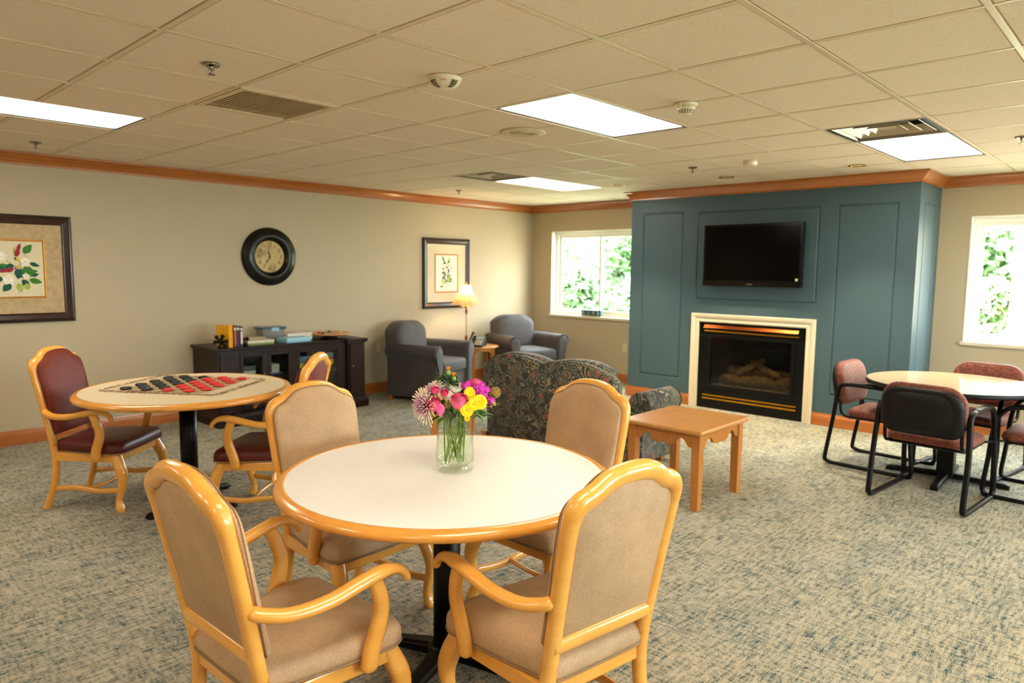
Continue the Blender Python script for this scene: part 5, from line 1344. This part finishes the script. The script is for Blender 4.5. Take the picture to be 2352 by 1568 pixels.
def daisy(t, c, d, r, mat='yellow', layers_=3, mid='yellow_mid'):
    d = d.normalized(); u = d.cross(Vector((0, 0, 1))); u = u.normalized() if u.length > .1 else Vector((1, 0, 0)); v = d.cross(u)
    m = MB()
    for q in range(layers_):
        n = 22-3*q
        for k in range(n):
            a = 2*PI*(k+.5*q)/n+FS.uniform(-.05, .05); e = u*math.cos(a)+v*math.sin(a)
            blade(m, c+e*(r*.14), (e+d*(.12+.28*q)), d, r*(.90-.17*q), r*.27, bend=.10, n=6, fold=.06, blunt=True)
    m.build('petals', mat, t)
    m = MB(); m.sphere(c+d*.0005, r*.20, 12, 8); m.build('disc', mid, t)
def mum(t, c, d, r):
    d = d.normalized(); u = d.cross(Vector((0, 0, 1))); u = u.normalized() if u.length > .1 else Vector((1, 0, 0)); v = d.cross(u)
    m = MB(); N = 185
    for k in range(N):
        q = (k+.5)/N; th = math.acos(1-1.12*q); a = k*2.39996
        e = (u*math.cos(a)+v*math.sin(a))*math.sin(th)+d*math.cos(th)
        l = r*(.42+.62*q**.8)*FS.uniform(.8, 1.14); s = e.cross(Vector((FS.uniform(-1, 1), FS.uniform(-1, 1), FS.uniform(-1, 1)))).normalized()
        hook = d*(.35-.3*q)+s*.18
        pts = cr([tuple(c+e*(r*.08)), tuple(c+e*(l*.45)), tuple(c+e*(l*.8)+hook*(l*.08)), tuple(c+e*(l*.97)+hook*(l*.26))], 3)
        n0 = len(m.v); m.tube(pts, [.0015+.0005*i/len(pts) for i in range(len(pts))], 5, roundcap=False)
        for i in range(n0, len(m.v)): m.c[i] = min(1, (m.v[i]-c).length/(r*.95))
    m.build('quill_petals', 'quill', t, color=True)
def floret(m, c, d, r, a0=0, n=5):
    d = d.normalized(); u = d.cross(Vector((.1, .2, 1))).normalized(); v = d.cross(u)
    for k in range(n):
        a = a0+2*PI*k/n; e = u*math.cos(a)+v*math.sin(a); blade(m, c, e+d*.1, d, r, r*1.0, bend=.1, n=6, fold=.03, blunt=True)
# --- heads: (sideways, forward, height)
t = fl('spider_mum', 'spiky mauve and cream spider chrysanthemum, lower left of the bouquet'); c = P(-.110, .035, .258); d = P(-.95, .40, -.05); mum(t, c, d, .078); stem_to(t, c, foot(1), .003)
t = fl('spider_mum', 'spiky cream-tipped spider chrysanthemum, upper left of the bouquet'); c = P(-.085, .005, .300); d = P(-.70, .15, .70); mum(t, c, d, .066); stem_to(t, c, foot(2), .003)
t = fl('rose', 'large pink rose at the left front of the bouquet with a drooping outer petal'); c = P(-.070, .050, .245); d = P(-.30, .55, .75); rose(t, c, d, .027, 'rose'); stem_to(t, c, foot(3), .003, 'stem_brown')
m = MB(); blade(m, P(-.055, .088, .275), P(-.0, .15, -1), P(0, 1, .1), .048, .034, cup=.3, bend=-.06, n=8, fold=-.12); m.build('drooping_petal', 'hotpink', t)
leaves(t, [(P(-.05, .05, .22), P(-1, .3, -.35), .062, .028), (P(-.04, .055, .215), P(-.9, .6, -.55), .045, .026)])
t = fl('rose', 'full pink rose in the centre of the bouquet'); c = P(.014, .062, .252); d = P(.0, .42, 1); rose(t, c, d, .031, 'rose'); stem_to(t, c, foot(4), .003)
leaves(t, [(P(.0, .06, .235), P(.1, .3, .9), .055, .022), (P(.02, .055, .19), P(.7, .5, .6), .06, .014)])
t = fl('rose', 'pink rose at the back of the bouquet among magenta blooms'); c = P(.073, -.02, .300); d = P(.2, .2, 1); rose(t, c, d, .027, 'rose'); stem_to(t, c, foot(5), .003)
t = fl('carnation', 'small coral pink bloom above the left rose'); c = P(-.074, .055, .308); rose(t, c, P(-.1, .5, .9), .0145, 'hotpink'); stem_to(t, c, foot(6), .0016)
t = fl('carnation', 'small coral pink bloom right of the other one, beside a white flower'); c = P(-.042, .062, .300); rose(t, c, P(.1, .6, .8), .015, 'hotpink'); stem_to(t, c, foot(7), .0016)
for a, dd, z, r, lab in ((.056, .05, .308, .024, 'yellow daisy at the top right of the centre rose'), (.043, .095, .252, .026, 'yellow daisy at the front, lowest of the open ones'), (.068, .088, .272, .024, 'yellow daisy in the middle of the group'), (.092, .075, .278, .029, 'yellow daisy, rightmost and largest of the group')):
    t = fl('daisy', lab, group='yellow daisies in the vase'); c = P(a, dd, z); daisy(t, c, P(.15+a, 1, .35), r); stem_to(t, c, foot(int(a*900)), .0016)
t = fl('daisy', 'small yellow bud hanging under the yellow daisies', group='yellow daisies in the vase'); c = P(.045, .085, .218); daisy(t, c, P(.05, .8, -.2), .012, layers_=2); stem_to(t, c, foot(13), .0014)
def cluster(name, lab, cen, n, spread, r, seed):
    t = fl(name, lab); rn = random.Random(seed); m = MB(); m2 = MB(); g = MB()
    for k in range(n):
        a = k*2.4; q = math.sqrt((k+.3)/n)*spread
        p = cen+RE*(q*math.cos(a))+Vector((0, 0, q*math.sin(a)*.75))+RC*(.012*(1-(q/spread)**2)+rn.uniform(0, .004))
        floret(m, p, RC+RE*(.5*math.cos(a))+Vector((0, 0, .3+.4*math.sin(a))), r, rn.random()*3)
        m2.sphere(p+RC*.0015, .0018, 6, 4); g.tube([p, cen-RC*.015-Vector((0, 0, .03))], .0009, 5)
    m.build('florets', 'magenta', t); m2.build('centres', 'white_petal', t); g.build('flower_stalks', 'leaf', t); stem_to(t, cen-RC*.015-Vector((0, 0, .03)), foot(seed), .002)
    return t
cluster('sweet_william', 'magenta sweet william cluster, upper right of the bouquet', P(.093, .035, .312), 13, .038, .0125, 21)
cluster('sweet_william', 'small magenta cluster between the centre rose and the back rose', P(.040, .02, .330), 4, .017, .0125, 22)
t = cluster('sweet_william', 'pair of magenta blooms hanging at the far right of the bouquet', P(.137, .03, .277), 3, .017, .0118, 23)
t = fl('seed_pod', 'round tan scabiosa seed pod, rightmost of the bouquet', 'seed head'); c = P(.152, .02, .305); m = MB(); m.sphere(c, .0185, 14, 10); m.build('core', 'pod', t)
m = MB()
for k in range(34):
    q = (k+.5)/34; th = math.acos(1-2*q); a = k*2.39996; e = Vector((math.sin(th)*math.cos(a), math.sin(th)*math.sin(a), math.cos(th)))
    u = e.orthogonal().normalized(); v = e.cross(u); R = []
    for h, r in ((.015, .0015), (.020, .0042), (.0225, .0052)): R.append([c+e*h+(u*math.cos(b)+v*math.sin(b))*r for b in [2*PI*i/8 for i in range(8)]])
    m.rings(R, cap0=False, cap1=False)
m.build('cups', 'pod', t); stem_to(t, c, foot(14), .0016)
for a, dd, z, r, lab in ((.004, .015, .326, .026, 'white bloom behind the centre rose, top middle of the bouquet'), (-.024, .03, .296, .020, 'white bloom between the small coral blooms and the centre rose')):
    t = fl('white_flower', lab); daisy(t, P(a, dd, z), P(0, .7, .7), r, 'white_petal', 4, 'white_petal'); stem_to(t, P(a, dd, z), foot(int(z*50)), .0018)
for a, dd, z, lab in ((-.026, .01, .388, 'orange safflower head, highest bloom of the bouquet'), (-.006, .015, .366, 'orange safflower head just below the highest one')):
    t = fl('safflower', lab, group='orange safflowers in the vase'); c = P(a, dd, z); m = MB()
    for k in range(34):
        an = k*2.4; q = k/34; e = RE*math.cos(an)*(.2+.7*q)+RC*math.sin(an)*(.2+.7*q)+Vector((0, 0, 1)); blade(m, c, e, RC, .017*FS.uniform(.8, 1.1), .0028, n=3)
    m.build('petals', 'orange', t); m = MB(); m.sphere(c-Vector((0, 0, .009)), .0105, 12, 8, sc=(1, 1, 1.05)); m.build('bulb', 'stem', t)
    m = MB()
    for k in range(12):
        an = k*.9; e = RE*math.cos(an)+RC*math.sin(an); blade(m, c+Vector((0, 0, -.02-.006*(k % 3))), e+Vector((0, 0, .25)), Vector((0, 0, 1)), .030*FS.uniform(.8, 1.2), .014)
    m.build('leaves', 'leaf_dark', t); stem_to(t, c-Vector((0, 0, .015)), foot(15+int(z*100)), .002)
def sprig(name, lab, base, items, mat, seed):
    t = fl(name, lab, 'foliage', 'green sprigs in the vase'); leaves(t, items, mat); stem_to(t, base, foot(seed), .0018)
UP = Vector((0, 0, 1))
def bush(c, n, l, w, seed, spread=1.0, lean=(0, 0, .3)):
    rn = random.Random(seed); o = []
    for k in range(n):
        e = RE*rn.uniform(-1, 1)*spread+RC*rn.uniform(-1, 1)+UP*rn.uniform(-.5, 1)+Vector(lean); o.append((c+Vector((rn.uniform(-.012, .012), rn.uniform(-.012, .012), rn.uniform(-.02, .015))), e, l*rn.uniform(.7, 1.2), w*rn.uniform(.7, 1.2)))
    return o
sprig('green_sprig', 'dark green leafy sprig under the orange safflowers, top left', P(-.045, .0, .352), bush(P(-.045, .0, .350), 22, .030, .017, 1), 'leaf_dark', 31)
sprig('green_sprig', 'dark green leafy sprig right of the orange safflowers', P(-.01, .0, .342), bush(P(-.005, .0, .340), 20, .028, .016, 2), 'leaf_dark', 32)
sprig('green_sprig', 'green leaves spreading under the yellow daisies at the right', P(.09, .03, .235), bush(P(.09, .03, .235), 20, .042, .019, 3, 1.2, (.45, -.3, -.1)), 'leaf', 33)
sprig('green_sprig', 'leafy greens in the neck of the vase, middle', P(.0, .02, .235), bush(P(.0, .02, .225), 26, .046, .024, 4), 'leaf_dark', 34)
sprig('green_sprig', 'leafy greens behind the left rose', P(-.06, .02, .25), bush(P(-.055, .02, .245), 18, .042, .022, 5), 'leaf', 35)
sprig('green_sprig', 'lime green buds hanging at the far right of the bouquet', P(.135, .02, .262), bush(P(.140, .03, .270), 7, .024, .011, 6, .5, (0, 0, -.6)), 'leaf_lime', 36)
sprig('green_sprig', 'leafy greens behind the centre rose', P(.03, .0, .27), bush(P(.035, .0, .275), 24, .042, .021, 7), 'leaf_dark', 37)
sprig('green_sprig', 'leaves pressed against the inside of the vase neck', P(.03, .0, .20), bush(P(.025, .0, .175), 16, .036, .021, 8, .35, (0, 0, .8)), 'leaf', 38)
sprig('green_sprig', 'two broad round leaves hanging over the left rim of the vase', P(-.08, .04, .245), [(P(-.078, .045, .246), P(-.9, .2, -.62), .060, .030), (P(-.05, .06, .243), P(-.8, .4, -.25), .042, .032)], 'leaf', 39)

# ================================================================== OUTSIDE THE WINDOWS
def outside():
    g = MB(); g.box(-25, 60, -45, 45, -1.7, -1.5); tag(g.build('lawn', 'grass'), 'sunlit lawn outside the windows', 'lawn', kind='structure')
    b = MB(); b.box(11.6, 15.3, -9, 1.67, -1.5, 3.6); o = b.build('building_wing', 'brick'); tag(o, 'pink brick wing of the building outside the right window', 'building')
    rn = random.Random(4)
    spots = [(14.5, 9.9, 1.8, 4.5), (18.0, 14.2, 2.4, 5.6), (13.2, 10.6, 1.2, 3.2), (21.5, 15.6, 2.8, 6.4), (17.2, 3.0, 1.6, 5.2), (23.5, 4.6, 2.4, 6.6), (17.4, 11.2, 1.9, 4.9), (14.4, 2.75, .8, 3.0)]
    labs = ['leafy tree left in the left window', 'leafy tree in the middle of the left window', 'low bushy tree at the bottom of the left window', 'tall tree at the left edge of the left window view', 'tall tree filling the right window', 'taller tree behind, seen through the right window', 'tree behind the first ones in the left window', 'low green bush at the bottom of the right window']
    for (x, y, r, h), lab in zip(spots, labs):
        t = thing('tree', lab, 'tree', (x, y, -1.5), 0, 'trees outside the windows')
        m = MB(); m.tube(cr([(0, 0, 0), (.1, .05, h*.3), (-.05, .1, h*.6), (0, 0, h*.85)], 4), [.2-.011*k for k in range(13)], 8); m.build('trunk', 'bark', t)
        m = MB(); blobs = [(rn.uniform(-.6, .6)*r, rn.uniform(-.6, .6)*r, h*rn.uniform(.3, .95), r*rn.uniform(.28, .5)) for k in range(13)]
        for k in range(5200):
            bx, by, bz, br = blobs[k % 13]; e = Vector((rn.gauss(0, 1), rn.gauss(0, 1), rn.gauss(0, 1))).normalized()
            c = Vector((bx, by, bz))+e*br*rn.uniform(.55, 1.05); u = Vector((rn.gauss(0, 1), rn.gauss(0, 1), rn.gauss(0, 1))).normalized(); v = u.orthogonal().normalized(); s = rn.uniform(.08, .16)
            m.add([c-u*s, c+v*s*.6, c+u*s, c-v*s*.6], [(0, 1, 2, 3)])
        o = m.build('crown', 'tree_leaf', t); o['kind'] = 'stuff'
outside()

# ================================================================== LIGHT, WORLD, CAMERA

w = bpy.data.worlds.new('sky'); bpy.context.scene.world = w; w.use_nodes = True
bg = w.node_tree.nodes['Background']; bg.inputs['Color'].default_value = SKYC; bg.inputs['Strength'].default_value = SKYS
sd = bpy.data.lights.new('sun', 'SUN'); sd.energy = SUNS; sd.angle = math.radians(.6); sd.color = (1, .96, .88)
so = bpy.data.objects.new('sun', sd); col.objects.link(so); so.rotation_euler = Vector((.62, -.30, -.85)).to_track_quat('-Z', 'Y').to_euler()

f, yaw, pitch, roll = 1620.1689, .75649, .10298, .01053
cy, sy = math.cos(yaw), math.sin(yaw)
fw = Vector((cy*math.cos(pitch), sy*math.cos(pitch), -math.sin(pitch))); r0 = Vector((sy, -cy, 0)); u0 = r0.cross(fw)
r2 = r0*math.cos(roll)+u0*math.sin(roll); u2 = u0*math.cos(roll)-r0*math.sin(roll)
cam = bpy.data.cameras.new('camera'); co = bpy.data.objects.new('camera', cam); col.objects.link(co)
co.matrix_world = Matrix(((r2.x, u2.x, -fw.x, 0), (r2.y, u2.y, -fw.y, 0), (r2.z, u2.z, -fw.z, CH), (0, 0, 0, 1)))
cam.sensor_width = 36; cam.lens = f/2352*36; cam.clip_start = .05; cam.clip_end = 200
cam.dof.use_dof = True; cam.dof.focus_distance = 2.55; cam.dof.aperture_fstop = 3.5
sc = bpy.context.scene; sc.camera = co
sc.view_settings.view_transform = 'Standard'; sc.view_settings.look = 'None'; sc.view_settings.gamma = 1; sc.view_settings.use_curve_mapping = False
sc.view_settings.exposure = EXPO
cy_ = sc.cycles
cy_.max_bounces = 12; cy_.diffuse_bounces = 5; cy_.glossy_bounces = 4; cy_.transmission_bounces = 10; cy_.transparent_max_bounces = 12
cy_.caustics_reflective = False; cy_.caustics_refractive = False; cy_.sample_clamp_indirect = 6; cy_.use_denoising = True
cy_.use_light_tree = True
for ob in bpy.data.objects:
    if ob.type == 'MESH' and len(ob.data.materials) == 0: print('NOMAT', ob.name)
